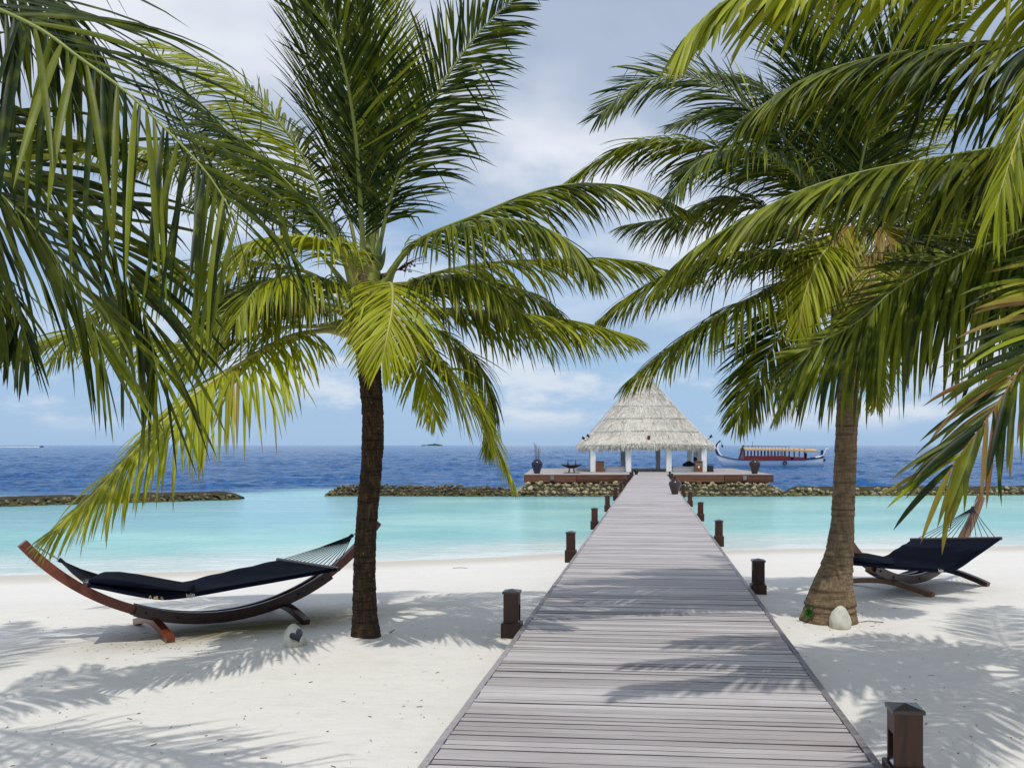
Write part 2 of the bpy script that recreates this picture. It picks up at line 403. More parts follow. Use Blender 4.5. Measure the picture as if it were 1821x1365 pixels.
# ------------------------------------------------------------------ sea
wy = 19.5 * (16000 / 19.5) ** (np.linspace(0, 1, 860) ** 1.25)
wu = np.sign(np.linspace(-1, 1, 430)) * np.abs(np.linspace(-1, 1, 430)) ** 1.15
WU, WY = np.meshgrid(wu, wy); WX = WU * (WY * 1.05 + 25) + 2
deep = sstep(64.5, 75, WY + 2.5 * fbm(WX * 0.12, WY * 0.12, 31, 3) - 3.0 * np.exp(-((WX + 19) / 3.5) ** 2) + np.where(WX < -22, 8 * sstep(-22, -34, WX), 0))
off = WY - shoreY(WX)
shore = sstep(-0.5, 9.5, off + 1.6 * fbm(WX * 0.35, WY * 0.5, 41, 4))
green = sstep(0.1, 0.9, 0.9 * np.exp(-((WY - 62) / 2.5) ** 2) * (np.abs(WX - 6) < 11) + 0.95 * sstep(-5, -14, WX) * sstep(33, 44, WY + 3 * fbm(WX * 0.15, WY * 0.2, 55, 3)) * (1 - deep))
amp = 0.010 + 0.22 * sstep(66, 74, WY)
amp = amp * sstep(0, 3, off)
h = np.zeros_like(WX)
for k in range(26):
    lam = 1.3 * (7.5 ** (rng.random())); th = rng.normal(-1.35, 0.55); ph = rng.random() * 6.28
    p = 2 * math.pi / lam * (WX * math.cos(th) + WY * math.sin(th)) + ph + 1.2 * np.sin(0.11 * WX + k) + 0.8 * np.sin(0.13 * WY + 2 * k)
    h += (lam / 6) ** 0.7 * ((1 - np.abs(np.sin(p / 2))) * 1.6 - 0.6)
h = h / h.std() * (0.75 + 0.45 * fbm(WX * 0.07, WY * 0.07, 61, 3))
WZ = h * amp * 0.62
sea = link('sea', mesh_np('sea', np.stack([WX, WY, WZ], 2).reshape(-1, 3), gridq(len(wy), len(wu)), True, {'water': np.stack([deep, shore, green, deep * 0 + 1], 2).reshape(-1, 4)}), WATER)
tag(sea, kind='structure')

# ------------------------------------------------------------------ boardwalk
AL = math.atan(0.095); SL = -0.0081; WD = 2.353
dW = Vector((math.sin(AL), math.cos(AL), SL)); sW = Vector((math.cos(AL), -math.sin(AL), 0))
def walk(s, lat=0.0, up=0.0):
    """point on the walk: s = distance ahead of the camera (world Y), lat = metres to the right of the centre line"""
    return Vector((0.095 * s, s, 2.0 + SL * s)) + sW * lat + Vector((0, 0, up))
bw = thing('boardwalk', None, None); tag(bw, kind='structure')
PITCH = 0.0825
def plank_mesh(k):
    r = random.Random(k); b = MB(); L_ = WD / 2 - 0.045; w = PITCH / 2 - (0.0035, 0.0055, 0.004, 0.008, 0.005, 0.0095, 0.0042, 0.0065, 0.0048)[k]
    V = []; n = 6; z0, z1 = -0.03, 0.0
    for i in range(n + 1):
        x = -L_ + 2 * L_ * i / n; j = r.uniform(-0.0015, 0.0015); q = r.uniform(-0.0012, 0.0012)
        V += [(x, -w + j, z0), (x, -w + j, z1 - 0.0028 + q), (x, -w + 0.002 + j, z1 + q), (x, w - 0.004 + j, z1 + q), (x, w + j, z1 - 0.004 + q), (x, w + j, z0)]
    F = []
    for i in range(n):
        for c in range(6): F.append((i * 6 + c, i * 6 + (c + 1) % 6, i * 6 + 6 + (c + 1) % 6, i * 6 + 6 + c))
    F += [tuple(range(5, -1, -1)), tuple(range(n * 6, n * 6 + 6))]
    b.add([v for v in V], [f[::-1] for f in F]); me = b.mesh('plank'); me.materials.append(PLANK); me.materials.append(PLANKE)
    for i in range(n):
        for c in ((0, 1, 4, 5) if k in (1, 3, 5, 7) else (0, 4, 5)): me.polygons[i * 6 + c].material_index = 1
    return me
pm = [plank_mesh(k) for k in range(9)]
far = MB(); tone = []
s0 = -3.0; n_all = int((65.45 - s0) / (PITCH * math.cos(AL)))
for i in range(n_all):
    s = s0 + i * PITCH * math.cos(AL) + random.uniform(-0.002, 0.002)
    p = walk(s, random.uniform(-0.004, 0.004), random.uniform(-0.0018, 0.0018))
    if 4.15 < s and s < 4.15 + 299 * PITCH * math.cos(AL):
        o = link('plank', random.choice(pm), None, bw); o.location = p; o.rotation_euler = (SL, random.uniform(-0.0012, 0.0012), -AL + random.uniform(-0.0012, 0.0012))
    else:
        L_ = WD / 2 - 0.045; w = PITCH / 2 - random.uniform(0.004, 0.007); x = sW * L_; y = Vector((math.sin(AL), math.cos(AL), SL)) * w; zz = Vector((0, 0, 0.03))
        c = [p - x - y, p + x - y, p + x + y, p - x + y]; far.add(c + [q - zz for q in c], [(0, 1, 2, 3), (4, 7, 6, 5), (0, 4, 5, 1), (1, 5, 6, 2), (2, 6, 7, 3), (3, 7, 4, 0)]); tone += [random.random()] * 8
fm = far.mesh('distant_planks'); ca = fm.color_attributes.new('tone', 'FLOAT_COLOR', 'POINT'); ca.data.foreach_set('color', np.repeat(np.array(tone, np.float32)[:, None], 4, 1).ravel())
tag(link('distant_planks', fm, PLANKF, bw), kind='stuff')
for sd in (-1, 1):
    for k in range(20):      # edge boards in lengths, butted with a small gap
        a, b_ = -3 + k * 3.42, -3 + (k + 1) * 3.42 - 0.012; b_ = min(b_, 65.4)
        e = MB(); n = 6; e.sweep([walk(lerp(a, b_, i / n), sd * (WD / 2 - 0.022) + random.uniform(-0.003, 0.003), -0.007) for i in range(n + 1)], sW, 0.042, 0.022); e.build('edge_board', EDGEW, bw)
    e = MB(); e.sweep([walk(-3, sd * (WD / 2 - 0.016), -0.115), walk(65.4, sd * (WD / 2 - 0.016), -0.115)], sW, 0.03, 0.185); e.build('side_beam', DARKW, bw)
for lat in (-0.7, 0.0, 0.7):
    e = MB(); e.sweep([walk(-3, lat, -0.11), walk(65.4, lat, -0.11)], sW, 0.07, 0.15); e.build('joist', DARKW, bw)
for k in range(7, 21):
    for sd in (-1, 1):
        p = walk(k * 3.1, sd * 0.95, -0.19); e = MB(); e.tube([p, (p.x, p.y, -2.0)], 0.09, 8); e.build('pile', DARKW, bw)

# ------------------------------------------------------------------ bollard lights along the walk
def make_bollard():
    t = thing('bollard_light', 'x', 'bollard light', group='bollard lights along the boardwalk')
    h = 0.0725; MB().box(-0.095, 0.095, -0.095, 0.095, -0.16, 0.045, 0.004).build('base', DARKW, t)
    b = MB(); z0, z1 = 0.045, 0.325      # open on the side that faces the walk (local -X)
    b.box(-h, h, -h, -h + 0.02, z0, z1); b.box(-h, h, h - 0.02, h, z0, z1); b.box(h - 0.02, h, -h + 0.0203, h - 0.0203, z0, z1)
    b.box(-h, -h + 0.018, -h + 0.0203, h - 0.0203, 0.215, z1)
    b.build('shaft', DARKW, t)
    d = MB(); d.add([(-h + 0.004, -0.052, 0.047), (-h + 0.004, 0.052, 0.047), (h - 0.022, 0.052, 0.2), (h - 0.022, -0.052, 0.2), (h - 0.022, -0.052, 0.047), (h - 0.022, 0.052, 0.047)], [(0, 1, 2, 3)[::-1], (0, 3, 4), (1, 5, 2), (0, 4, 5, 1), (3, 2, 5, 4)]); d.build('reflector', STEEL, t)
    c = MB(); q = 0.083; c.box(-q, q, -q, q, 0.3252, 0.345); c.add([(-q, -q, 0.345), (q, -q, 0.345), (q, q, 0.345), (-q, q, 0.345), (0, 0, 0.366)], [(0, 1, 4), (1, 2, 4), (2, 3, 4), (3, 0, 4)]); c.build('cap', CAPW, t)
    return t
bol = make_bollard(); first = True
ORD = ['nearest', 'second', 'third', 'fourth', 'fifth', 'sixth', 'seventh', 'eighth', 'ninth', 'tenth']
for side, st, sp in ((1, 4.63, 6.15), (-1, 8.15, 6.1)):
    for k in range(10):
        s = st + sp * k
        if s > 64: continue
        o = bol if first else copy_tree(bol); first = False
        o.scale = (0.95, 0.95, 0.95); o.location = walk(s, side * (WD / 2 + 0.092)); o.rotation_euler = (0, 0, -AL + (0 if side > 0 else math.pi))
        sd = 'right' if side > 0 else 'left'
        lab = {(1, 0): 'large dark wooden bollard light with pyramid cap in the bottom corner beside the walk', (-1, 0): 'dark wooden bollard light on white sand right of the left palm trunk',
               (1, 1): 'dark wooden bollard light on sand between the walk and the thick right palm trunk'}.get((side, k), f'small brown wooden bollard light, {ORD[k]} along the {sd} edge of the walk')
        o['label'] = lab

# ------------------------------------------------------------------ rocks
def rock_meshes(n, seed, ROCK):
    out = []
    import bmesh
    for k in range(n):
        bm = bmesh.new(); bmesh.ops.create_icosphere(bm, subdivisions=2 if k % 2 else 1, radius=0.5); r = random.Random(seed + k); sx, sy, sz = r.uniform(0.8, 1.3), r.uniform(0.7, 1.1), r.uniform(0.55, 0.85)
        for v in bm.verts:
            d = 1 + 0.28 * r.uniform(-1, 1); v.co = Vector((v.co.x * sx * d, v.co.y * sy * d, v.co.z * sz * d))
        me = bpy.data.meshes.new('rock'); bm.to_mesh(me); bm.free(); me.materials.append(ROCK); out.append(me)
    return out
RM = rock_meshes(9, 100, ROCK); RMD = rock_meshes(7, 200, ROCKD)
def breakwater(name, label, cat, line, ztop, width, size, maxn, seed, front=1.0, meshes=None):
    meshes = meshes or RM
    """heap of stones along a polyline of (X, Y) at the lagoon-side waterline"""
    r = random.Random(seed); P = np.array(line, float); seg = np.linalg.norm(np.diff(P, axis=0), axis=1); S = np.concatenate([[0], np.cumsum(seg)]); Ltot = S[-1]
    t = thing(name, label, cat, (P[0][0], P[0][1], 0))
    def pt(s): return np.array([np.interp(s, S, P[:, 0]), np.interp(s, S, P[:, 1])])
    def endf(s): return min(1, min(s, Ltot - s) / 1.2 + 0.25)
    # core under the stones
    n = max(8, int(Ltot / 0.5)); prof = [(-0.1, -0.6), (0.15, 0.05), (0.55 * front, 0.72), (1.1 * front, 1.0), (width - 0.8, 1.0), (width - 0.2, 0.3), (width + 0.3, -0.6)]
    V = []
    for i in range(n + 1):
        s = Ltot * i / n; p = pt(s); e = endf(s)
        for (o, zz) in prof: V.append((p[0] + r.uniform(-.1, .1), p[1] + o + r.uniform(-.08, .08), zz * (ztop - 0.14) * (e if zz > 0 else 1) + r.uniform(-.05, .05)))
    m = len(prof); F = [(i * m + j, (i + 1) * m + j, (i + 1) * m + j + 1, i * m + j + 1) for i in range(n) for j in range(m - 1)]
    F += [tuple(range(m)), tuple(range(n * m + m - 1, n * m - 1, -1))]
    b = MB(); b.add(V, F); tag(b.build('rubble_core', RUBBLE, t, True), kind='stuff')
    spots = []; s = 0.0
    while s < Ltot:
        rows = [(-0.05, 0.02), (0.25, 0.3), (0.5, 0.62), (0.8, 0.92), (1.3, 1.0), (1.9, 1.0)]
        for (o, zz) in rows:
            if o > width: continue
            spots.append((s + r.uniform(-.5, .5) * size, o * front + r.uniform(-.1, .1), zz, r.uniform(0.7, 1.25) * size))
        s += size * 0.86
    spots = [q for q in spots if 0 <= q[0] <= Ltot]
    keep = sorted(spots, key=lambda q: q[1] - q[3])[:maxn]
    for (s, o, zz, sz) in keep:
        p = pt(s); k = link('rock', r.choice(meshes), None, t)
        k.location = (p[0] - P[0][0], p[1] + o - P[0][1], zz * (ztop - 0.12) * endf(s) * (1 + 0.22 * float(vnoise(np.array([p[0] * .9]), np.array([1.5]), seed)[0])) + r.uniform(-.06, .07)); k.scale = (sz, sz, sz); k.rotation_euler = (r.uniform(-.5, .5), r.uniform(-.5, .5), r.uniform(0, 6.28))
    return t
breakwater('breakwater', 'low dark rock breakwater at the left edge of the lagoon, ending in scattered stones', 'breakwater', [(-44, 48.5), (-33.2, 52.6), (-26, 56.6), (-21.6, 59.2)], 0.66, 2.0, 0.30, 290, 1, 1.0, RMD)
breakwater('breakwater', 'low rock breakwater running from the gap to the pavilion, behind the left palm trunk', 'breakwater', [(-17.0, 63.6), (-10, 63.2), (-3.6, 62.9)], 0.70, 2.2, 0.27, 290, 2, 1.0, RMD)
breakwater('breakwater', 'long rock breakwater behind the right palm, right of the pavilion deck', 'breakwater', [(15.6, 63.6), (24, 64.2), (36, 65.2), (48, 66)], 0.74, 2.2, 0.33, 300, 3)
breakwater('breakwater', 'pale rock embankment under the brown deck of the thatched pavilion', 'breakwater', [(-3.55, 62.9), (6, 63.0), (15.7, 63.3)], 0.90, 3.4, 0.33, 300, 4, 1.55)

# ------------------------------------------------------------------ pavilion deck
DX0, DX1, DY0, DY1, DZ = -3.0, 15.2, 65.6, 82.0, 1.467
dk = thing('pavilion_deck', 'wide wooden deck on rocks with red-brown board sides under the thatched pavilion', 'deck', (6.1, 73.8, DZ))
n = 118; bmn = [(DY1 - DY0) / n * 0.96, 0]
b0 = MB(); b0.box(DX0, DX1, 0, (DY1 - DY0) / n - 0.008, -0.035, 0, 0); dm = b0.mesh('deck_board'); dm.materials.append(DECKW)
for i in range(n):
    o = link('deck_board', dm, None, dk); o.location = (-6.1, DY0 + 0.03 + i * (DY1 - DY0 - 0.06) / n - 73.8, random.uniform(-.003, .003))
for i, (z0, z1) in enumerate(((1.30, 1.428), (1.10, 1.294), (0.895, 1.094))):
    for (x0, x1) in ((DX0, 0.8), (0.82, 4.6), (7.85, 11.6), (11.62, DX1)):
        MB().box(x0, x1 - 0.01, DY0 - 0.03, DY0 + 0.02, z0, z1).build('fascia_board', FASCIA, dk, True)
    for x in (DX0, DX1 - 0.04): MB().box(x, x + 0.04, DY0 + 0.025, DY1, z0, z1).build('fascia_board', FASCIA, dk, True)
MB().box(4.62, 7.83, DY0 + 0.022, DY0 + 0.06, 0.895, 1.428).build('fascia_board', FASCIA, dk, True)
MB().box(DX0 + 0.3, DX1 - 0.3, DY0 + 0.3, DY1 - 0.3, 0.2, 1.40).build('substructure', RUBBLE, dk, True)
for x in (-2, 3, 8, 13):
    for y in (78, 81.5): b_ = MB(); b_.tube([(x, y, 0.3), (x, y, -2)], 0.2, 8); b_.build('pile', DARKW, dk, True)
for px, lab in ((982, 'left'), (1324, 'right')):
    p = at(px, 848, DY0); t = thing('deck_light', f'small wooden light box on the front boards of the deck, {lab} of the walk', 'wall light', (p.x, DY0 - 0.03, 1.2), group='light boxes on the deck front')
    MB().box(-0.13, 0.13, -0.10, -0.002, -0.14, 0.16).build('housing', CREAM if 0 else EDGEW, t); MB().box(-0.15, 0.15, -0.12, -0.002, -0.26, -0.142).build('hood', DARKW, t)

# ------------------------------------------------------------------ thatched pavilion
CXP, CYP, HW = 6.62, 76.4, 5.42     # centre and half width of the eaves
ZE = 3.62; ZA = 3.6 + 133 / 1600 * 76.4
pv = thing('pavilion', 'open white pavilion with steep conical thatched roof at the end of the walk', 'pavilion', (CXP, CYP, DZ))
# outline of the roof (half width at height fraction), read off as a slightly hollow curve
RF = [(0.0, 1.0), (0.03, 0.985), (0.10, 0.885), (0.16, 0.815), (0.26, 0.715), (0.40, 0.57), (0.53, 0.445), (0.68, 0.30), (0.80, 0.19), (0.92, 0.08), (1.0, 0.012)]
def rprof(f): return float(np.interp(f, [a for a, _ in RF], [b for _, b in RF]))
def rpt(f, a, out=0.0):
    """point on the roof at height fraction f and angle a: a square with rounded corners, rounder towards the top"""
    r = rprof(f) * HW + out; ca, sa = math.cos(a), math.sin(a); p = lerp(7.0, 3.2, f)
    k = 1.0 / (abs(ca) ** p + abs(sa) ** p) ** (1 / p)
    droop = -0.16 * max(0, (k - 1)) / 0.35 * (1 - f) ** 3
    return Vector((CXP + r * k * ca, CYP + r * k * sa, ZE + (ZA - ZE) * f + droop))
def m_thatch():
    t = NT('palm_thatch', 0.9, 0.1); v = t.coord('Object', (1, 1, 0.12))
    n = t.noise(v, 14, 5, 0.7); n2 = t.noise(t.coord('Object', (0.3, 0.3, 2.2)), 1.6, 4); r = t.attr('tone')[0]
    c = t.mix(t.ramp(n, 0.3, 0.7), (0.50, 0.455, 0.395), (0.78, 0.73, 0.65)); c = t.mix(t.math('MULTIPLY', t.ramp(n2, 0.4, 0.7), 0.4), c, (0.46, 0.42, 0.36))
    c = t.mix(t.ramp(r, 0.45, 1.0), c, (0.82, 0.79, 0.73)); c = t.mix(t.math('MULTIPLY', t.ramp(r, 0.3, 0.02, 0, 1), t.ramp(r, 0.0, 0.01)), c, (0.38, 0.34, 0.28))
    t.color(c); t.bump(n, 0.8, 0.06); return t.m
THATCH = m_thatch()
NA = 96; courses = [0.0, 0.17, 0.335, 0.50, 0.66, 0.81, 1.0]
roof = None
for ci in range(len(courses) - 1):
    f0, f1 = courses[ci], courses[ci + 1]; b = MB(); rows = 7; V = []
    for j in range(rows + 1):
        f = lerp(f0, f1, j / rows); out = lerp(0.045, 0.0, j / rows) if ci else lerp(0.06, 0, j / rows)
        for k in range(NA):
            a = 2 * math.pi * k / NA; p = rpt(f, a, out + 0.02 * math.sin(k * 7.3 + j * 3.1)); p.z += 0.03 * math.sin(k * 5.1 + ci * 2) * (j == 0); V.append(p)
    F = [(j * NA + k, j * NA + (k + 1) % NA, (j + 1) * NA + (k + 1) % NA, (j + 1) * NA + k) for j in range(rows) for k in range(NA)]
    V2 = []
    for k in range(NA):
        p = rpt(f0, 2 * math.pi * k / NA, -0.03 if ci else -0.35); p.z += 0.02 if ci else 0.10; V2.append(p)
    o = len(V); F += [(o + k, o + (k + 1) % NA, (k + 1) % NA, k) for k in range(NA)]
    b.add(V + V2, F, True)
    if ci == 0: roof = b.build('roof', THATCH, pv, True)
    else: b.build('thatch_course', THATCH, roof)
# soffit under the eaves
b = MB(); b.add([rpt(0.03, 2 * math.pi * k / NA, -0.30) for k in range(NA)] + [Vector((CXP, CYP, ZA - 0.6))], [(k, NA, (k + 1) % NA) for k in range(NA)]); b.build('ceiling', DARKW, pv, True)
# loose straw over the surface and hanging in a fringe
Vs = []; Qs = []; tn = []
def straw(p, d, w, side, tone_):
    i = len(Vs); m = side * w / 2; Vs.extend([p - m, p + m, p + d + m * 0.4, p + d - m * 0.4]); Qs.append((i, i + 1, i + 2, i + 3)); tn.extend([tone_] * 4)
for i in range(17000):
    f = random.random() ** 1.5 * 0.97; a = random.random() * 2 * math.pi; p = rpt(f, a, 0.03); q = rpt(max(0, f - 0.02), a + random.uniform(-.01, .01), 0.05)
    d = (q - p).normalized() * random.uniform(0.25, 0.6); d += Vector((random.uniform(-.04, .04), random.uniform(-.04, .04), random.uniform(0, .06))); side = Vector((-math.sin(a), math.cos(a), 0)); straw(p, d, random.uniform(.02, .05), side, random.random())
for i in range(7000):
    f = random.choice([0.0] * 6 + courses[1:5]); a = random.random() * 2 * math.pi; p = rpt(f, a, random.uniform(-0.22, 0.05)) + Vector((0, 0, 0.08)); L_ = random.uniform(0.2, 0.62) if f == 0 else random.uniform(.1, .22)
    d = Vector((math.cos(a) * 0.1 + random.uniform(-.06, .06), math.sin(a) * 0.1 + random.uniform(-.06, .06), -1)) * L_; straw(p, d, random.uniform(.025, .07), Vector((-math.sin(a), math.cos(a), 0)), random.random())
tn = np.array(tn, np.float32)
sm = mesh_np('loose_straw', [tuple(v) for v in Vs], Qs, False, {'tone': np.stack([tn, tn, tn, tn * 0 + 1], 1)})
tag(link('loose_straw', sm, THATCH, roof), kind='stuff')
yf, yb = 71.45, 80.9
colx = [(1054.5, yf), (1117.5, yf), (1189.2, yf), (1251.5, yf), (1107.5, yb), (1170, yb), (1226.5, yb), (1052, yb - 4.5), (1238, yb - 3.4), (1243, yb - 6)]
for (px, y) in colx:
    x = (px - CX) / FPX * y; h = 0.21 if y < 73 else 0.2
    c = MB().box(x - h, x + h, y - h, y + h, DZ + 0.003, ZE + 0.08, 0.02).build('column', WHITE, pv, True)
for (a, b_) in (((2.4, yf), (11.0, yf)), ((2.4, yb - 0.4), (11.0, yb - 0.4))): MB().box(a[0], b_[0], a[1] - 0.12, a[1] + 0.12, ZE - 0.02, ZE + 0.2).build('beam', WHITE, pv, True)
for x in (2.5, 10.9): MB().box(x - 0.12, x + 0.12, yf + 0.13, yb - 0.55, ZE - 0.02, ZE + 0.2).build('beam', WHITE, pv, True)
def daybed(px0, px1, label):
    x0, x1 = (px0 - CX) / FPX * 72, (px1 - CX) / FPX * 72
    t = thing('daybed', label, 'daybed', ((x0 + x1) / 2, 72.6, DZ + 0.004), group='white daybeds in the pavilion'); w = (x1 - x0) / 2
    MB().box(-w, w, -0.75, 0.9, 0, 0.26, 0.01).build('base', WHITE, t); MB().box(-w + .03, w - .03, -0.72, 0.87, 0.262, 0.40, 0.04).build('mattress', DARKC if 0 else CUSH, t)
daybed(1077, 1111.8, 'low white daybed in the left bay of the pavilion'); daybed(1195.2, 1233, 'low white daybed in the right bay of the pavilion')
def chest(px, py0, py1, w, label, emblem=False):
    y = 71.3; x = (px - CX) / FPX * y; t = thing('wooden_chest', label, 'chest', (x, y, DZ + 0.004), group='brown chests before the pavilion'); h = 0.80
    MB().box(-w, w, -0.25, 0.25, 0, h, 0.01).build('body', CHESTW, t); MB().box(-w - .03, w + .03, -0.28, 0.28, h + 0.002, h + 0.06).build('lid', CHESTW, t)
    MB().box(-w + .05, w - .05, -0.262, -0.252, h - 0.22, h - 0.16).build('trim_band', EDGEW if emblem else CHESTW, t)
    if emblem: b = MB(); b.add([(-.07, -.264, .50), (.07, -.264, .50), (.08, -.264, .38), (0, -.264, .27), (-.08, -.264, .38), (-.07, -.254, .50), (.07, -.254, .50), (.08, -.254, .38), (0, -.254, .27), (-.08, -.254, .38)], [(0, 4, 3, 2, 1), (0, 1, 6, 5), (1, 2, 7, 6), (2, 3, 8, 7), (3, 4, 9, 8), (4, 0, 5, 9)]); b.build('emblem', CREAM, t)
chest(1067, 818, 839, 0.31, 'brown wooden chest by the corner column of the left pavilion bay'); chest(1242, 820, 839, 0.30, 'brown wooden chest with cream shield emblem in the right pavilion bay', True)
p = at(1263, 838, 71.5); t = thing('storage_cube', 'black storage cube on the deck just right of the pavilion', 'storage box', (p.x, 71.5, DZ + 0.004)); MB().box(-.23, .23, -.23, .23, 0, 0.46, 0.02).build('body', BLACKM, t); MB().box(-.24, .24, -.24, .24, 0.462, 0.50, 0.01).build('lid', BLACKM, t)
b = MB(); b.lathe([(0.0, 0), (0.45, 0.02), (0.55, 0.12), (0.42, 0.26), (0.15, 0.40), (0.02, 0.44)], 14, (0, 0, 0), True, 1, 0.6); o = b.build('dark_cushions', DARKC); o.location = ((1225 - CX) / FPX * 72.6, 72.6, DZ + 0.41); tag(o, 'slumped dark cushion on the daybed in the right pavilion bay', 'cushion')
p = at(1236.5, 815, 73.3); t = thing('floor_lamp', 'dark standing lamp behind the right chest of the pavilion', 'lamp', (p.x, 73.3, DZ + 0.004)); b = MB(); b.lathe([(0.14, 0), (0.14, 0.02), (0.03, 0.04), (0.03, 0.8)], 12); b.build('stand', BLACKM, t); b = MB(); b.lathe([(0.03, 0.8), (0.14, 0.86), (0.17, 0.97), (0.12, 1.1), (0.02, 1.15)], 14); b.build('shade', BLACKM, t)
p = at(1154, 779, 71.2); t = thing('roof_lantern', 'small dark red lantern on the thatched eave above the walk', 'lantern', (p.x, 71.35, p.z)); MB().box(-.11, .11, -.10, .10, -.18, .18, 0.02).build('housing', RUST, t); MB().box(-.14, .14, -.13, .13, .182, .21).build('cap', BLACKM, t); MB().box(-.02, .02, .10, .75, -.02, .02).build('bracket', BLACKM, t)
for px, py, lab in ((1037.5, 779, 'small dark floodlight low on the left eave of the thatched roof'), (1046, 775, 'small dark floodlight higher on the left eave of the thatched roof'), (1264, 776, 'small dark floodlight on the right corner of the thatched roof')):
    p = at(px, py, 72.6); t = thing('floodlight', lab, 'floodlight', tuple(p), group='floodlights on the eaves'); d = 1 if px < 1150 else -1
    b = MB(); b.tube([(d * 0.45, 0, -0.35), (0, 0, -0.08)], 0.03, 6); b.build('bracket', BLACKM, t); b = MB(); b.tube([(0.10 * d, 0, -0.03), (-0.10 * d, -0.05, 0.06)], [0.07, 0.13], 10); b.build('head', BLACKM, t)

# ------------------------------------------------------------------ jars and sculpture
def jar(px, pyb, h, w, Y, zb, label, mat, sticks=False, lid=False):
    x = (px - CX) / FPX * Y; t = thing('clay_jar', label, 'jar', (x, Y, zb + 0.004), group='glazed jars')
    pr = [(0.48, 0), (0.50, 0.02), (0.60, 0.15), (0.80, 0.38), (0.96, 0.60), (1.0, 0.72), (0.94, 0.83), (0.74, 0.91), (0.60, 0.935), (0.62, 0.97), (0.66, 0.985), (0.60, 1.0), (0.50, 0.985), (0.48, 0.90)]
    b = MB(); b.lathe([(r * w / 2, z * h) for r, z in pr], 28); b.build('body', mat, t)
    if lid: b = MB(); b.lathe([(0.47 * w / 2, h * .95), (0.47 * w / 2, h * 1.0), (0.3 * w / 2, h * 1.05), (0.08 * w / 2, h * 1.08)], 16); b.build('lid', mat, t)
    if sticks:
        for k in range(9):
            a = k * 2.4; b = MB(); b.tube([(0.06 * math.cos(a), 0.06 * math.sin(a), h * .4), (0.30 * math.cos(a) * random.uniform(.4, 1), 0.2 * math.sin(a), h + random.uniform(0.75, 1.3))], 0.014, 5); b.build('stick', STRAWST, t)
jar(955, 841, 1.03, 0.86, 67.2, DZ, 'tall navy glazed jar holding thin sticks on the left end of the deck', NAVYG, True)
jar(1342, 841, 1.06, 0.84, 66.8, DZ, 'big brown glazed jar near the right end of the deck, before the boat', BROWNG)
jar(1131.5, 841, 0.44, 0.36, 64.6, walk(64.6).z, 'small black jar on the left corner where the walk meets the deck', BLACKM, False, True)
Yj = 1600 * 1.6 / (878.5 - 804); pj = walk(Yj, 0.93); 
jar((pj.x / Yj) * FPX + CX, 879, 0.56, 0.47, Yj, pj.z, 'squat brown glazed jar standing on the right edge of the walk', BROWNG)
p = at(1016.5, 838, 68.5); t = thing('boat_sculpture', 'black metal boat-shaped sculpture with two upright pegs on the left deck', 'sculpture', (p.x, 68.5, DZ + 0.004))
b = MB(); n = 16; V = []; F = []
for i in range(n + 1):
    x = -0.8 + 1.6 * i / n; q = (1 - (x / 0.8) ** 2); zt = 0.60 + 0.05 * (x / 0.8) ** 2; V += [(x, -0.20 * q - .01, zt), (x, 0, zt - 0.22 * q - .02), (x, 0.20 * q + .01, zt), (x, 0, zt + 0.03)]
for i in range(n):
    for c in range(4): F.append((i * 4 + c, i * 4 + (c + 1) % 4, i * 4 + 4 + (c + 1) % 4, i * 4 + 4 + c))
F += [(3, 2, 1, 0), (n * 4, n * 4 + 1, n * 4 + 2, n * 4 + 3)]
b.add(V, F); b.build('hull', BLACKM, t)
for x, h in ((-0.28, 0.36), (0.30, 0.36)): b = MB(); b.lathe([(0.07, 0.5), (0.10, 0.66), (0.05, 0.72), (0.03, 0.80), (0.04, 0.58 + h), (0.02, 0.6 + h)], 10, (x, 0, 0)); b.build('peg', BLACKM, t)
for x in (-0.2, 0.2): b = MB(); b.tube([(x, 0, 0.05), (x * 0.7, 0, 0.48)], [0.06, 0.035], 8); b.build('leg', BLACKM, t)
b = MB(); b.lathe([(0.62, 0), (0.64, 0.03), (0.60, 0.055)], 20, (0, 0, 0), True, 1, 0.5); b.build('base_plate', BLACKM, t)
# ------------------------------------------------------------------ passenger boat
YB = 151.0
HULLW = plain('white_hull_paint', (0.88, 0.88, 0.88), 0.35, 0.5, 0.06, 0.5)
NAVYP = plain('navy_paint', (0.010, 0.020, 0.10), 0.35, 0.5, 0.2, 1)
REDW = wood('red_varnished_wood', (0.16, 0.018, 0.012), (0.30, 0.045, 0.028), 0.4, 0.4, (2, 2, 8), 0.3)
TANR = plain('tan_roof', (0.52, 0.36, 0.20), 0.7, 0.2, 0.1, 1)
SKIN_D = plain('dark_clothing', (0.03, 0.02, 0.025), 0.8, 0.2, 0.2)
def bx(px): return (px - CX) / FPX * YB
def bz(py): return HC - (py - CY) / FPX * YB
boat = thing('passenger_boat', 'long white wooden passenger boat with red cabin and curled prow right of the pavilion', 'boat', (bx(1370), YB, 0))
st = [(1274.5, 0.02, 2.05, 1.6), (1279, 0.30, 1.85, 0.5), (1286, 0.85, 1.60, -0.1), (1298, 1.35, 1.33, -0.35), (1315, 1.7, 1.12, -0.45), (1345, 1.95, 1.08, -0.5), (1385, 2.0, 1.1, -0.5), (1420, 1.8, 1.12, -0.45), (1445, 1.45, 1.30, -0.35), (1463, 1.0, 1.55, -0.2)]
V = []; F = []; K = 9
for (px, hw, zt, zb) in st:
    for k in range(K):
        a = math.pi * k / (K - 1); V.append((bx(px), YB - math.cos(a) * hw * (0.9 + 0.1 * math.cos(2 * a)), zt - (zt - zb) * math.sin(a) ** 0.75))
for i in range(len(st) - 1):
    for k in range(K - 1): F.append((i * K + k, i * K + k + 1, (i + 1) * K + k + 1, (i + 1) * K + k))
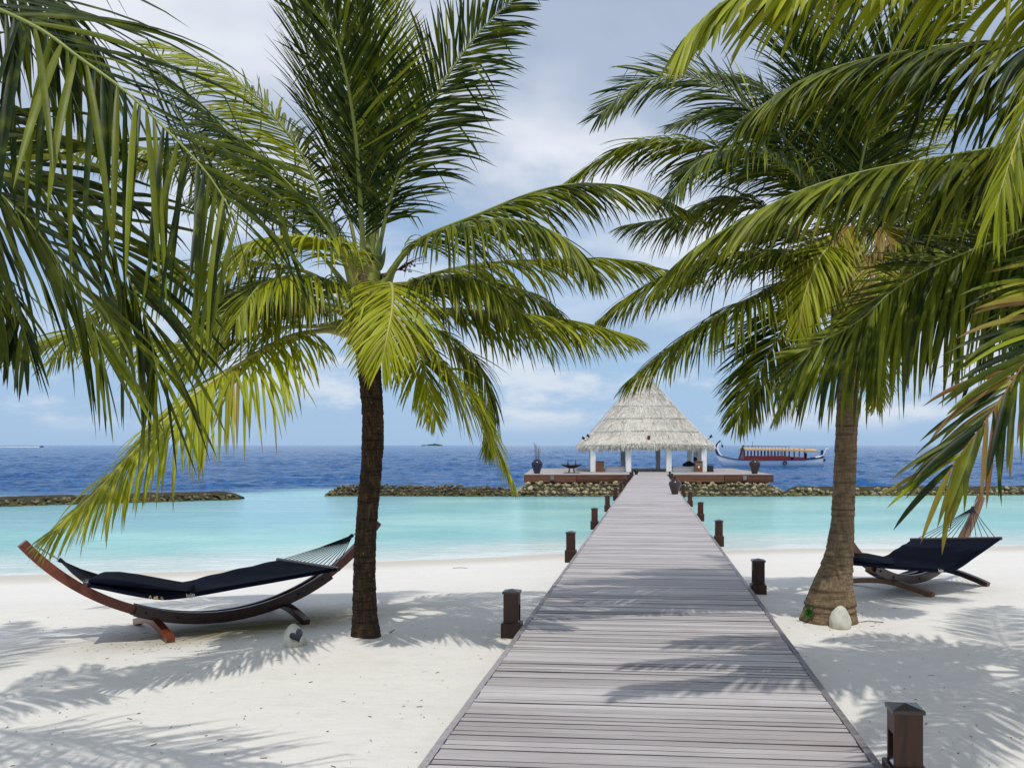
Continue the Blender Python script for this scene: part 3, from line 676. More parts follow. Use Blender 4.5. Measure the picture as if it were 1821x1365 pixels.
F += [tuple(range((len(st) - 1) * K, len(st) * K)), tuple(range(K - 1, -1, -1))]
b = MB(); b.add(V, F, True); hull = b.build('hull', HULLW, boat, True)
b = MB(); b.add([V[i * K] for i in range(len(st))] + [V[i * K + K - 1] for i in range(len(st))], [(i, i + 1, len(st) + i + 1, len(st) + i) for i in range(len(st) - 1)]); m_ = b.mesh('deck'); m_.transform(Matrix.Translation((0, 0, -0.12))); link('deck', m_, EDGEW, boat, True)
for k in (0, K - 1):
    b = MB(); b.sweep([Vector(V[i * K + k]) + Vector((0, 0, 0.02)) for i in range(len(st))], (0, 1, 0), 0.10, 0.16); b.build('gunwale', NAVYP, boat, True)
pr = [(1280.5, 812), (1276, 806), (1273.4, 800), (1273.2, 794), (1275.5, 789), (1279, 785), (1281, 783)]
P, _ = crom([(bx(a), YB, bz(c)) for a, c in pr], 20)
b = MB(); b.sweep([tuple(q) for q in P], (0, 1, 0), 0.22, 0.42, [lerp(1.0, 0.5, i / 19) for i in range(20)]); b.build('prow', NAVYP, boat, True)
b = MB(); b.sweep([(q[0] + lerp(.42, .2, i / 19), YB, q[2] - 0.0) for i, q in enumerate(P)][:16], (0, 1, 0), 0.32, 0.26); b.build('prow_trim', HULLW, boat, True)
b = MB(); b.tube([(bx(1283.5), YB, bz(790)), (bx(1284.6), YB, bz(793.5)), (bx(1286), YB, bz(794.8))], [0.1, 0.2, 0.06], 6); b.tube([tuple(P[-1]), (bx(1283), YB, bz(787)), (bx(1284), YB, bz(791))], 0.03, 5); b.build('prow_pendant', NAVYP, boat, True)
b = MB(); b.box(bx(1453), bx(1465), YB - 1.0, YB + 1.0, bz(819.5), bz(815)); b.build('stern_stripe', NAVYP, boat, True)
b = MB(); b.sweep([(bx(1461), YB, bz(815)), (bx(1461.5), YB, bz(808)), (bx(1462), YB, bz(800))], (0, 1, 0), 0.16, 0.42); b.build('stern_fin', NAVYP, boat, True)
P, _ = crom([(bx(a), YB, bz(c)) for a, c in [(1450, 813), (1458, 811.5), (1464, 808), (1468, 801), (1470, 797), (1474, 798.5)]], 18)
b = MB(); b.tube([tuple(q) for q in P], [lerp(.16, .06, i / 17) for i in range(18)], 6); b.build('stern_curl', HULLW, boat, True)
for (a, c, t_) in ((1319.5, 1402, 810.5), (1407, 1426.5, 812.5)):
    for y in (-1.62, 1.56): MB().box(bx(a), bx(c), YB + y, YB + y + 0.06, bz(820.5), bz(t_)).build('cabin_wall', REDW, boat, True)
MB().box(bx(1319.5), bx(1320.3), YB - 1.55, YB + 1.55, bz(820.5), bz(800)).build('cabin_wall', REDW, boat, True)
P = [(1320, 796.3), (1350, 796.6), (1390, 797), (1420, 798), (1449, 799)]
b = MB(); V = []; F = []
for (a, c) in P:
    for (y, dz, dd) in ((-1.95, -.18, 0), (-1.0, 0.05, 0), (0, 0.12, 0), (1.0, 0.05, 0), (1.95, -.18, 0), (1.95, -.42, 0), (0, -.10, 0), (-1.95, -.42, 0)): V.append((bx(a), YB + y, bz(c) + dz))
for i in range(len(P) - 1):
    for k in range(8): F.append((i * 8 + k, i * 8 + (k + 1) % 8, i * 8 + 8 + (k + 1) % 8, i * 8 + 8 + k))
F += [tuple(range(7, -1, -1)), tuple(range(len(V) - 8, len(V)))]
b.add(V, F); b.build('roof', TANR, boat, True)
for y in (-1.2, 1.2):
    b = MB(); b.tube([(bx(1322), YB + y, bz(792.5)), (bx(1400), YB + y, bz(793.5))], 0.035, 5)
    for px in range(1322, 1401, 6): b.tube([(bx(px), YB + y, bz(797.5)), (bx(px), YB + y, bz(793))], 0.025, 4)
    b.build('roof_rail', REDW, boat, True)
for px in list(range(1321, 1395, 6)) + [1399, 1408, 1417, 1426]:
    for y in (-1.6, 1.6): b = MB(); b.tube([(bx(px), YB + y, bz(820)), (bx(px), YB + y, bz(797.5))], 0.075 if px < 1398 else 0.10, 5); b.build('post', REDW, boat, True)
b = MB()
for y in (-0.5, 0.5): b.tube([(bx(1311), YB - 1.3 + y * .8, bz(817)), (bx(1319.5), YB - 1.3 + y * .8, bz(791))], 0.07, 5)
for k in range(8): f = k / 8 + .06; b.tube([(lerp(bx(1311), bx(1319.5), f), YB - 1.7, lerp(bz(817), bz(791), f)), (lerp(bx(1311), bx(1319.5), f), YB - 0.9, lerp(bz(817), bz(791), f))], 0.045, 4)
b.build('ladder', DARKW, boat, True)
b = MB()
for k in range(14): a = 2 * math.pi * k / 14; b.tube([(bx(1390.5) + .27 * math.cos(a), YB - 2.06, .62 + .27 * math.sin(a)), (bx(1390.5) + .27 * math.cos(a + .45), YB - 2.06, .62 + .27 * math.sin(a + .45))], 0.10, 6, False)
b.build('tyre_fender', BLACKM, boat, True)
for a, c in ((1330, 1341), (1345, 1356), (1360, 1371), (1375, 1386)): MB().box(bx(a), bx(c), YB - 0.9, YB + 0.9, bz(819), bz(812.5)).build('bench', DARKW, boat, True)
MB().box(bx(1441), bx(1449), YB - 0.8, YB + 0.8, bz(816), bz(812.8), 0.1).build('seat', REDW, boat, True)
b = MB(); b.tube([(bx(1338), YB, bz(797)), (bx(1338), YB, bz(784.5))], 0.03, 4); b.build('antenna', BLACKM, boat, True)
def person(name, loc, h, label):
    """one continuous standing figure grown over a skeleton"""
    J = [(0, 0, .52), (0, 0, .66), (0, 0, .80), (0, 0, .86), (0, -.01, .93), (0, -.005, .985), (-.06, 0, .49), (-.075, -.01, .27), (-.08, .01, .04), (-.085, -.07, .02), (.06, 0, .49), (.075, -.02, .27), (.085, .01, .04), (.09, -.07, .02), (-.115, 0, .80), (-.15, -.02, .63), (-.12, -.14, .55), (.115, 0, .80), (.15, -.02, .64), (.10, -.14, .58)]
    E = [(0, 1), (1, 2), (2, 3), (3, 4), (4, 5), (0, 6), (6, 7), (7, 8), (8, 9), (0, 10), (10, 11), (11, 12), (12, 13), (2, 14), (14, 15), (15, 16), (2, 17), (17, 18), (18, 19)]
    rad = [.085, .08, .09, .035, .055, .045, .062, .045, .03, .025, .062, .045, .03, .025, .045, .032, .024, .045, .032, .024]
    me = bpy.data.meshes.new(name); me.from_pydata([tuple(h * c for c in j) for j in J], E, []); o = bpy.data.objects.new(name, me); COL.objects.link(o)
    sk = o.modifiers.new('s', 'SKIN'); ss = o.modifiers.new('b', 'SUBSURF'); ss.levels = 1
    for v, r_ in zip(me.skin_vertices[0].data, rad): v.radius = (r_ * h, r_ * h)
    me.skin_vertices[0].data[0].use_root = True
    dg = bpy.context.evaluated_depsgraph_get(); m2 = bpy.data.meshes.new_from_object(o.evaluated_get(dg)); bpy.data.objects.remove(o); m2.materials.clear(); m2.materials.append(SKIN_D)
    p = link(name, m2, SKIN_D); p.location = loc; p.rotation_euler = (0, 0, R(-70)); tag(p, label, 'person'); return p
person('person', (bx(1432.5), YB - 0.2, bz(821.3)), 1.75, 'person in dark clothes standing at the stern of the white boat')

# ------------------------------------------------------------------ far island, its mast, and a speedboat
YI = 2600.0; ISL = plain('island_trees', (0.035, 0.105, 0.095), 0.9, 0.1, 0.4, 0.05); ISB = plain('island_sand', (0.55, 0.55, 0.5), 0.9, 0.1, 0.1, 0.1)
p0 = at(768, 791, YI); t = thing('island', 'tiny green wooded island on the horizon between the palm trunk and the pavilion', 'island', (p0.x, YI, 0))
b = MB(); b.lathe([(36, -1), (34, 0.4), (20, 0.9), (1, 1.0)], 28, (0, 0, 0), True, 1, 0.6); b.build('sandbank', ISB, t)
rr = random.Random(5)
for k in range(34):
    x = rr.uniform(-29, 29); hgt = lerp(4.0, 8.5, max(0, 1 - abs(x - 6) / 22)) * rr.uniform(.75, 1.05); w = rr.uniform(3, 6)
    b = MB(); V = []; n = 9
    b.lathe([(w * .5, 0.5), (w * 1.0, hgt * .35), (w * .95, hgt * .6), (w * .6, hgt * .88), (w * .1, hgt)], n, (x, rr.uniform(-8, 8), 0), True, rr.uniform(.8, 1.2), 1)
    m_ = b.mesh('tree_clump')
    for v in m_.vertices: v.co += Vector((rr.uniform(-.5, .5), rr.uniform(-.5, .5), rr.uniform(-.5, .5)))
    link('tree_clump', m_, ISL, t)
pm_ = at(778.5, 770, YI); t = thing('radio_mast', 'thin radio mast rising from the tiny island on the horizon', 'mast', (pm_.x, YI, 0.9))
b = MB(); b.tube([(0, 0, 0), (0, 0, pm_.z - 1)], [0.55, 0.25], 5); b.build('pole', plain('mast_paint', (0.5, 0.42, 0.45), 0.6, 0.3), t)
for k in range(4): b = MB(); b.tube([(0, 0, pm_.z * .85), (14 * math.cos(k * 1.57 + .7), 14 * math.sin(k * 1.57 + .7), 0)], 0.08, 3); b.build('guy_wire', STEEL, t)
YS = 1500.0; p0 = at(74, 792, YS); t = thing('speedboat', 'tiny dark speedboat with a white wake at the far left horizon', 'speedboat', (p0.x, YS, 0))
b = MB(); b.add([(-3, -1, -.2), (2, -1, -.2), (4, 0, .9), (2, 1, -.2), (-3, 1, -.2), (-3.2, -1.2, 1.2), (2, -1.2, 1.3), (4.6, 0, 1.7), (2, 1.2, 1.3), (-3.2, 1.2, 1.2)], [(4, 3, 2, 1, 0), (5, 6, 7, 8, 9), (0, 1, 6, 5), (1, 2, 7, 6), (2, 3, 8, 7), (3, 4, 9, 8), (4, 0, 5, 9)]); b.build('hull', NAVYP, t)
MB().box(-1.2, 1.2, -.9, .9, 1.2, 2.3, 0.2).build('cabin', BLACKM, t)
b = MB(); FO = plain('wake_foam', (0.8, 0.84, 0.88), 0.9, 0.1, 0.1)
for k in range(60): x = -4 - k * 1.6; b.lathe([(1.6, -.5), (1.8, 0.15), (1.0, .45 + rr.uniform(0, .35)), (.1, .6)], 6, (x, rr.uniform(-.6, .6) * (1 + k * .03), 0), True, 1, .7)
tag(b.build('wake', FO, t), kind='stuff')

# ------------------------------------------------------------------ hammocks on curved stands
REDB = wood('red_varnished_beam', (0.105, 0.024, 0.010), (0.235, 0.060, 0.024), 0.32, 0.5, (10, 10, 10), 0.1)
DKB = wood('dark_varnished_beam', (0.022, 0.010, 0.008), (0.06, 0.024, 0.016), 0.26, 0.6, (10, 10, 10), 0.1)
HONEY = wood('honey_varnished_beam', (0.12, 0.055, 0.022), (0.23, 0.115, 0.045), 0.35, 0.5, (10, 10, 10), 0.1)
def m_fabric():
    t = NT('navy_fabric', 0.85, 0.15); n = t.noise(t.coord('Object', (3, 3, 3)), 2, 4)
    t.color(t.mix(n, (0.0025, 0.0035, 0.009), (0.005, 0.0075, 0.020))); w = t.noise(t.coord('Object'), 260, 2); t.bump(w, 0.25, 0.002)
    t.b.inputs['Specular IOR Level'].default_value = 0.08; return t.m
NAVY = m_fabric(); ROPE = plain('dark_rope', (0.012, 0.014, 0.02), 0.8, 0.2, 0.3, 30); INK = plain('faded_print', (0.55, 0.52, 0.45), 0.9, 0.1, 0.2, 40)
def text_mesh(s, size):
    cu = bpy.data.curves.new('print', 'FONT'); cu.body = s; cu.size = size; cu.align_x = 'CENTER'; cu.align_y = 'CENTER'; cu.extrude = 0.0008; cu.resolution_u = 3; cu.offset = size * 0.02
    o = bpy.data.objects.new('print', cu); COL.objects.link(o); dg = bpy.context.evaluated_depsgraph_get(); me = bpy.data.meshes.new_from_object(o.evaluated_get(dg)); bpy.data.objects.remove(o); return me
def hammock(C, ang, L, tip, sections, matA, matB, label, group, foot_s, mid, pillow, foot_half=0.55, tilt=0.0):
    """C: middle of the stand on the sand; sections: (near, far) pairs of fabric edge points from the left bar to the right bar"""
    z0 = gz(C.x, C.y); t = thing('hammock', label, 'hammock', (C.x, C.y, z0), group=group); ax = Vector((math.cos(ang), math.sin(ang), 0)); pe = Vector((math.sin(ang), -math.cos(ang), 0)); up = Vector((0, 0, 1)); o = Vector((C.x, C.y, z0))
    sag = tip; Rr = (L * L + sag * sag) / (2 * sag); th = math.asin(min(1, L / Rr))
    def arc(f, dr=0.0): a = f * th; return o + ax * (Rr - dr) * math.sin(a) + up * (0.088 + Rr - (Rr - dr) * math.cos(a) + tilt * f)
    def seg(f0, f1, n=22): return [lerp(f0, f1, i / n) for i in range(n + 1)]
    for f0, f1, mt in ((-1, mid[0] + .06, matA), (mid[1] - .06, 1, matB)):
        b = MB(); b.sweep([arc(f) for f in seg(f0, f1)], pe, 0.075, 0.085); b.build('arm', mt, t, True)
    for s_ in (-1, 1):
        b = MB(); b.sweep([arc(f) + pe * s_ * 0.056 for f in seg(*mid)], pe, 0.034, 0.108); b.build('centre_rail', DKB, t, True)
    b = MB(); b.sweep([arc(f, -0.03) for f in seg(mid[0] + .065, mid[1] - .065)], pe, 0.074, 0.05); b.build('centre_filler', DKB, t, True)
    for f in (mid[0] + .05, mid[0] + .2, 0, mid[1] - .2, mid[1] - .05):
        b = MB(); q = arc(f); b.tube([q - pe * 0.085, q + pe * 0.085], 0.014, 8); b.build('bolt', BLACKM, t, True)
    for fs, mt in zip(foot_s, (matA, DKB)):
        q = arc(fs); zt = q.z - 0.045; P = []
        for i in range(15):
            u = lerp(-1, 1, i / 14); g = o + ax * (q - o).dot(ax) + pe * u * foot_half; h = lerp(zt - 0.02, gz(g.x, g.y) + 0.02, abs(u) ** 1.6); P.append(Vector((g.x, g.y, h)))
        b = MB(); b.sweep(P, ax, 0.07, 0.062); b.build('foot', mt, t, True)
    # fabric
    A, _ = crom([s_[0] for s_ in sections], 40); B_, _ = crom([s_[1] for s_ in sections], 40)
    # keep the crease sharp: piecewise straight between sections blended with the spline
    def pl(k): 
        pts = np.array([list(s_[k]) for s_ in sections]); d = np.concatenate([[0], np.cumsum(np.linalg.norm(np.diff(pts, axis=0), axis=1))]); u = np.linspace(0, d[-1], 40); return np.stack([np.interp(u, d, pts[:, i]) for i in range(3)], 1)
    A = 0.55 * A + 0.45 * pl(0); B_ = 0.55 * B_ + 0.45 * pl(1); nc = 11; V = []
    for i in range(40):
        for j in range(nc):
            v = j / (nc - 1); q = Vector(A[i]) * (1 - v) + Vector(B_[i]) * v; q.z -= 0.05 * 4 * v * (1 - v) * math.sin(math.pi * i / 39) + 0.004 * math.sin(i * .9 + j); V.append(q)
    Q = [tuple(r_) for r_ in gridq(40, nc)]; n0 = len(V); dn = Vector((0, 0, -0.012))
    F = Q + [tuple(n0 + i for i in q[::-1]) for q in Q]; V2 = [q + dn for q in V]
    ring = [j for j in range(nc)] + [i * nc + nc - 1 for i in range(1, 40)] + [39 * nc + j for j in range(nc - 2, -1, -1)] + [i * nc for i in range(38, 0, -1)]
    for a, c in zip(ring, ring[1:] + ring[:1]): F.append((c, a, a + n0, c + n0))
    b = MB(); b.add(V + V2, F, True); fab = b.build('fabric', NAVY, t, True)
    # hem along the near edge
    b = MB(); b.tube([Vector(p_) + Vector((0, 0, -0.008)) for p_ in A], 0.012, 6); b.build('hem', NAVY, fab)
    # bars, ropes, hooks
    for e, f, tipf in ((0, -1, -0.955), (-1, 1, 0.955)):
        a, c = Vector(sections[e][0]), Vector(sections[e][1]); d = (c - a).normalized(); b = MB(); b.tube([a - d * 0.03, c + d * 0.03], 0.022, 8); b.build('spreader_bar', DKB, t, True)
        top = arc(tipf, 0.06); mid_ = (a + c) / 2; ring_ = top + (mid_ - top).normalized() * 0.22
        n = 14
        for k in range(n):
            q = a + (c - a) * ((k + .5) / n); b = MB(); b.tube([q, q.lerp(ring_, .5) + Vector((0, 0, -.012)), ring_], 0.0045, 5); b.build('rope', ROPE, t, True)
        b = MB(); b.tube([ring_.lerp(mid_, .16), ring_], [0.012, 0.022], 8); b.build('rope_binding', ROPE, t, True)
        for k in range(5): q0 = ring_.lerp(top, k / 5); q1 = ring_.lerp(top, (k + 1.15) / 5); b = MB(); b.tube([q0, q1], 0.009 if k % 2 else 0.006, 6); b.build('chain_link', STEEL, t, True)
    # pillow: a flattened roll lying on the head end
    if pillow:
        a, c = Vector(A[0]), Vector(B_[0]); d = (c - a).normalized(); fwd = (Vector(A[pillow]) + Vector(B_[pillow]) - a - c).normalized(); nrm = d.cross(fwd).normalized()
        if nrm.z < 0: nrm = -nrm
        wid = (Vector(A[pillow]) - a).length; V = []; F = []; nn = 12; m = 14
        for i in range(nn + 1):
            v = i / nn; e = max(0.0, 1 - (2 * v - 1) ** 14) ** .5
            base = a.lerp(c, v)
            for k in range(m):
                an = 2 * math.pi * k / m; x = (math.cos(an) * (0.5 * e + .02) + .5) * wid; zz = math.sin(an); fx = (math.cos(an) + 1) / 2; hh = ((0.07 * (1 - fx) ** 1.4 + .006) if zz > 0 else 0.02) * e; V.append(base + fwd * x + nrm * (zz * hh + 0.014))
        for i in range(nn):
            for k in range(m): F.append((i * m + k, i * m + (k + 1) % m, (i + 1) * m + (k + 1) % m, (i + 1) * m + k))
        F += [tuple(range(m - 1, -1, -1)), tuple(range(nn * m, nn * m + m))]
        b = MB(); b.add(V, F, True); b.build('pillow', NAVY, t, True)
    return t, fab, A, B_
C = Vector((-3.38, 8.85, 0))
tL, fabL, A, B_ = hammock(C, R(40), 1.7, 0.83, [(at(152, 1039, 7.72), at(180, 1022, 8.45)), (at(292, 1061, 8.05), at(292, 1040, 8.85)), (at(450, 1036, 8.5), at(400, 1016, 9.4)), (at(600, 1011, 8.93), at(496, 995, 9.85))], REDB, REDB, 'navy fabric hammock on a curved red-brown wooden stand left of the left palm trunk', 'hammocks on wooden stands', (-0.33, 0.33), (-0.42, 0.60), 15)
def flap(fab, A, i0, i1, s, ic, size):
    """narrow side flap of the fabric with the maker's print on it"""
    b = MB(); P = [Vector(A[i]) for i in range(i0, i1)]; n = len(P); out = Vector((P[0].y - P[-1].y, P[-1].x - P[0].x, 0)).normalized()
    if out.y > 0: out = -out
    V = []
    for o_ in (0.004, 0.012):
        for p in P: V += [p + out * o_ + Vector((0, 0, .012)), p + out * (o_ + .006) + Vector((0, 0, -.030 * math.sin(math.pi * min(1, max(0, (P.index(p) + 4) / (n + 8)))) ** .6))]
    F = []
    for i in range(n - 1): F += [(2 * i, 2 * i + 1, 2 * i + 3, 2 * i + 2), (2 * n + 2 * i, 2 * n + 2 * i + 2, 2 * n + 2 * i + 3, 2 * n + 2 * i + 1), (2 * i + 1, 2 * n + 2 * i + 1, 2 * n + 2 * i + 3, 2 * i + 3)]
    b.add(V, F); b.build('side_flap', NAVY, fab)
    k = int(ic); p = Vector(A[k]).lerp(Vector(A[k + 1]), ic - k); x = (Vector(A[k + 1]) - Vector(A[k - 1])).normalized()
    if x.x < 0: x = -x
    up = (Vector((0, 0, 1)) - out * .16); up = (up - x * up.dot(x)).normalized(); nn = x.cross(up).normalized(); me = text_mesh(s, size); me.transform(Matrix(((x.x, up.x, nn.x, 0), (x.y, up.y, nn.y, 0), (x.z, up.z, nn.z, 0), (0, 0, 0, 1)))); me.transform(Matrix.Translation(p + out * .0245 + Vector((0, 0, -.008)))); link('brand_print', me, INK, fab)
def print_on(fab, s, i, v, size, sect, mat, name, flip=1):
    A, B_ = sect; p = Vector(A[i]) * (1 - v) + Vector(B_[i]) * v; x = (Vector(A[i + 1]) - Vector(A[i - 1])).normalized(); y = (Vector(B_[i]) - Vector(A[i])); y = (y - x * y.dot(x)).normalized(); n = x.cross(y).normalized()
    if n.z < 0: n = -n
    me = text_mesh(s, size); me.transform(Matrix(((x.x, y.x, n.x, 0), (x.y, y.y, n.y, 0), (x.z, y.z, n.z, 0), (0, 0, 0, 1)))); me.transform(Matrix.Translation(p + n * 0.012 + Vector((0, 0, -.03 * 4 * v * (1 - v))))); return link(name, me, mat, fab)
flap(fabL, A, 0, 40, 'lujo', 15.0, 0.05)
# faded crest beside the lettering: a small patch of brush strokes
b = MB(); q0 = Vector(A[9]); q1 = Vector(A[11]); ex = (q1 - q0).normalized(); ou = Vector((ex.y, -ex.x, 0)).normalized()
if ou.y > 0: ou = -ou
ez = (Vector((0, 0, 1)) - ou * .16).normalized(); c0 = Vector(A[10]) + ou * .0235 + Vector((0, 0, -.008))
for (u, w_, h0, h1, sl) in ((-.060, .006, -.012, .016, .010), (-.040, .004, -.014, .012, -.006), (-.012, .016, -.020, .010, .004), (.010, .008, -.018, .016, -.004), (.036, .005, -.010, .014, .008), (.052, .010, -.014, -.004, .0), (.060, .003, -.012, .012, -.008)):
    b.add([c0 + ex * (u - w_) + ez * h0, c0 + ex * (u + w_) + ez * h0, c0 + ex * (u + w_ * .6 + sl) + ez * h1, c0 + ex * (u - w_ * .6 + sl) + ez * h1], [(0, 1, 2, 3)])
b.build('faded_crest', plain('faded_tan_print', (0.34, 0.25, 0.15), 0.9, 0.1, 0.4, 60), fabL)
C = Vector((4.39, 11.3, 0))
tR, fabR, A2, B2 = hammock(C, R(37), 1.6, 0.90, [(at(1507, 1001, 9.75), at(1512, 988, 10.7)), (at(1600, 1008, 10.2), at(1545, 989, 10.9)), (at(1690, 1012, 10.55), at(1572, 989, 11.15)), (at(1735, 985, 10.8), at(1598, 973, 11.5)), (at(1777, 957, 11.0), at(1623, 959, 12.0))], HONEY, HONEY, 'navy fabric hammock on a curved honey-brown stand, partly behind the thick right palm trunk', 'hammocks on wooden stands', (-0.33, 0.33), (-0.50, 0.52), 12, 0.62, 0.07)
flap(fabR, A2, 0, 40, 'lujo', 22.0, 0.055)

# ------------------------------------------------------------------ white stone lamps with a heart-shaped opening
def m_stone():
    t = NT('pale_stone', 0.8, 0.2); v = t.coord('Object'); n = t.noise(v, 9, 6, 0.65); z = t.node('ShaderNodeSeparateXYZ'); t.L.new(v, z.inputs[0])
    c = t.mix(t.ramp(n, 0.35, 0.7), (0.66, 0.64, 0.55), (0.46, 0.44, 0.35)); dirt = t.math('MULTIPLY', t.ramp(z.outputs[2], 0.10, 0.0), t.ramp(t.noise(t.coord('Object', (1, 1, .3)), 16, 4), 0.3, 0.6)); c = t.mix(t.math('MULTIPLY', dirt, 0.7), c, (0.36, 0.29, 0.17))
    t.color(c); t.bump(n, 0.5, 0.01); return t.m
STONE = m_stone(); GLASSB = plain('blue_black_glass', (0.010, 0.018, 0.05), 0.08, 0.7, 0.5, 20)
def weld(me):
    import bmesh
    bm = bmesh.new(); bm.from_mesh(me); bmesh.ops.remove_doubles(bm, verts=bm.verts, dist=1e-4); bmesh.ops.recalc_face_normals(bm, faces=bm.faces); bm.to_mesh(me); bm.free()
def heart_lamp(loc, s, rz, tilt, label):
    t = thing('stone_lamp', label, 'stone lamp', tuple(loc), rz, 'white stone lamps under the palms')
    b = MB(); b.lathe([(0.42, -0.06), (0.47, 0.0), (0.50, 0.12), (0.49, 0.32), (0.44, 0.55), (0.34, 0.76), (0.22, 0.92), (0.10, 1.02), (0.0, 1.05)], 36); me = b.mesh('body')
    for v in me.vertices: v.co.x += 0.035 * vnoise(v.co.x * 3, v.co.z * 3 + v.co.y, 4); v.co.y += 0.035 * vnoise(v.co.y * 3, v.co.z * 3, 9); v.co.x -= 0.10 * max(0, v.co.z - .3)
    weld(me); o = link('body', me); bpy.context.view_layer.update()
    hp = []
    for k in range(28):
        a = 2 * math.pi * k / 28; hx = 16 * math.sin(a) ** 3; hy = 13 * math.cos(a) - 5 * math.cos(2 * a) - 2 * math.cos(3 * a) - math.cos(4 * a); hp.append((hx / 16 * 0.26, hy / 16 * 0.28))
    c = MB(); n = len(hp); ca, sa = math.cos(.42), math.sin(.42); rot = [(x * ca - y * sa + .12, x * sa + y * ca + 0.60) for x, y in hp]
    V = [(x, -1.2, z) for x, z in rot] + [(x, -0.12, z) for x, z in rot]; c.add(V, [tuple(range(n)), tuple(range(2 * n - 1, n - 1, -1))] + [(k, k + n, (k + 1) % n + n, (k + 1) % n) for k in range(n)])
    cm = c.mesh('cutter'); weld(cm); co = link('cutter', cm); md = o.modifiers.new('b', 'BOOLEAN'); md.object = co; md.operation = 'DIFFERENCE'; md.solver = 'EXACT'
    dg = bpy.context.evaluated_depsgraph_get(); m2 = bpy.data.meshes.new_from_object(o.evaluated_get(dg)); bpy.data.objects.remove(co); bpy.data.objects.remove(o)
    M = Matrix.Rotation(tilt, 4, 'Y') @ Matrix.Scale(s, 4); m2.transform(M); m2.materials.clear(); link('body', m2, STONE, t)
    g = MB(); V = [(x, -0.24, z) for x, z in rot] + [(x, -0.121, z) for x, z in rot]; g.add(V, [tuple(range(n)), tuple(range(2 * n - 1, n - 1, -1))] + [(k, k + n, (k + 1) % n + n, (k + 1) % n) for k in range(n)]); mg = g.mesh('glass'); mg.transform(M); link('glass', mg, GLASSB, t)
p = ground(518, 1157); heart_lamp((p.x, p.y + 0.10, gz(p.x, p.y + .1) - 0.01), 0.215, 0.12, 0.0, 'white stone lamp with a dark heart-shaped opening beside the left palm trunk')
p = ground(1500, 1121); heart_lamp((p.x, p.y + 0.10, gz(p.x, p.y + .1) - 0.015), 0.215, 1.75, R(4), 'egg-shaped white stone lamp turned aside at the foot of the right palm')

# ------------------------------------------------------------------ small plant, twigs, litter
LEAFG = NT('plant_leaf', 0.35, 0.5); LEAFG.color(LEAFG.mix(LEAFG.rnd(), (0.02, 0.13, 0.02), (0.06, 0.26, 0.03))); LEAFG = LEAFG.m
lm = MB(); n = 6; V = []
for i in range(n + 1):
    f = i / n; w = 0.019 * math.sin(math.pi * min(1, f * .9 + .1)) ** .8 * (1 if i < n else 0.05); z = 0.10 * f - 0.055 * f * f; V += [(-w, f * .11, z + .004), (0, f * .11, z), (w, f * .11, z + .004)]
lm.add(V, [tuple(q) for q in gridq(n + 1, 3)], True); lm = lm.mesh('leaf'); lm.materials.append(LEAFG)
p = ground(1440, 1107); t = thing('beach_plant', 'small bright green leafy plant at the foot of the right palm', 'plant', tuple(p))
b = MB(); b.tube([(0, 0, -.02), (0.005, 0, .07)], 0.012, 6); b.build('stem', DARKW, t)
for k in range(34):
    o = link('leaf', lm, None, t); a = k * 2.4; f = k / 34; o.location = (random.uniform(-.035, .035), random.uniform(-.035, .035), 0.02 + .07 * f); o.rotation_euler = (R(lerp(5, 75, f)), R(random.uniform(-15, 15)), a); sc = random.uniform(.8, 1.25); o.scale = (sc * 1.15, sc, sc)
TW = plain('twig_bark', (0.075, 0.05, 0.035), 0.9, 0.1, 0.4, 20)
def twig(px, py, pts, rad, label):
    p = ground(px, py); b = MB(); b.tube(pts, rad, 5); o = b.build('twig', TW); o.location = p + Vector((0, 0, 0.004)); tag(o, label, 'twig')
twig(688, 1132, [(0, 0, 0), (.035, .0, .035), (.075, 0.01, .06)], [.006, .005, .003], 'short dark twig sticking up from the sand right of the left palm')
twig(700, 1145, [(-.1, 0, 0), (0, .03, .006), (.12, .02, .004), (.2, .06, .01)], .0035, 'thin crooked twig lying on the sand right of the left palm')
twig(604, 1141, [(-.12, 0, 0), (-.03, .02, .008), (.06, .0, .004), (.1, .03, .02)], .003, 'thin twig lying on the sand just left of the left palm')
twig(1545, 1107, [(-.1, 0, 0), (.0, .02, .01), (.14, -.02, .004)], .004, 'thin twig on the sand right of the thick right palm foot')
twig(1466, 1112, [(-.06, 0, 0), (.0, .02, .012), (.08, -.03, .004)], .004, 'dark twig between the green plant and the white stone lamp')
twig(820, 1010, [(-.22, 0, 0), (0, .03, .012), (.2, -.08, .006)], .006, 'dark twig on the bare sand before the waterline, left of the walk')
V = []; Fq = []
for k in range(1000):
    if k < 520: px, py = random.uniform(-50, 1900), random.uniform(1080, 1420)
    else: px, py = random.choice([(652, 1140), (1480, 1108), (560, 1120), (300, 1150)]); px += random.gauss(0, 70); py += random.gauss(0, 14)
    Y = 1.76 * FPX / max(py - CY, 120); x = (px - CX) / FPX * Y
    if abs((x - 0.095 * Y)) < 1.25: continue
    z = gz(x, Y) + 0.003; a = random.uniform(0, 6.28); l = random.choice([.004, .005, .006, .008, .012, .02]) * random.uniform(.6, 1.2); w = random.uniform(.0015, .004); c, s = math.cos(a), math.sin(a); i = len(V)
    V += [(x - c * l - s * w, Y - s * l + c * w, z), (x + c * l - s * w, Y + s * l + c * w, z), (x + c * l + s * w, Y + s * l - c * w, z + .002), (x - c * l + s * w, Y - s * l - c * w, z + .003)]; Fq.append((i, i + 1, i + 2, i + 3))
tag(link('leaf_litter', mesh_np('leaf_litter', V, Fq, False), plain('litter', (0.14, 0.10, 0.06), 0.9, 0.1, 0.6, 3)), kind='stuff')
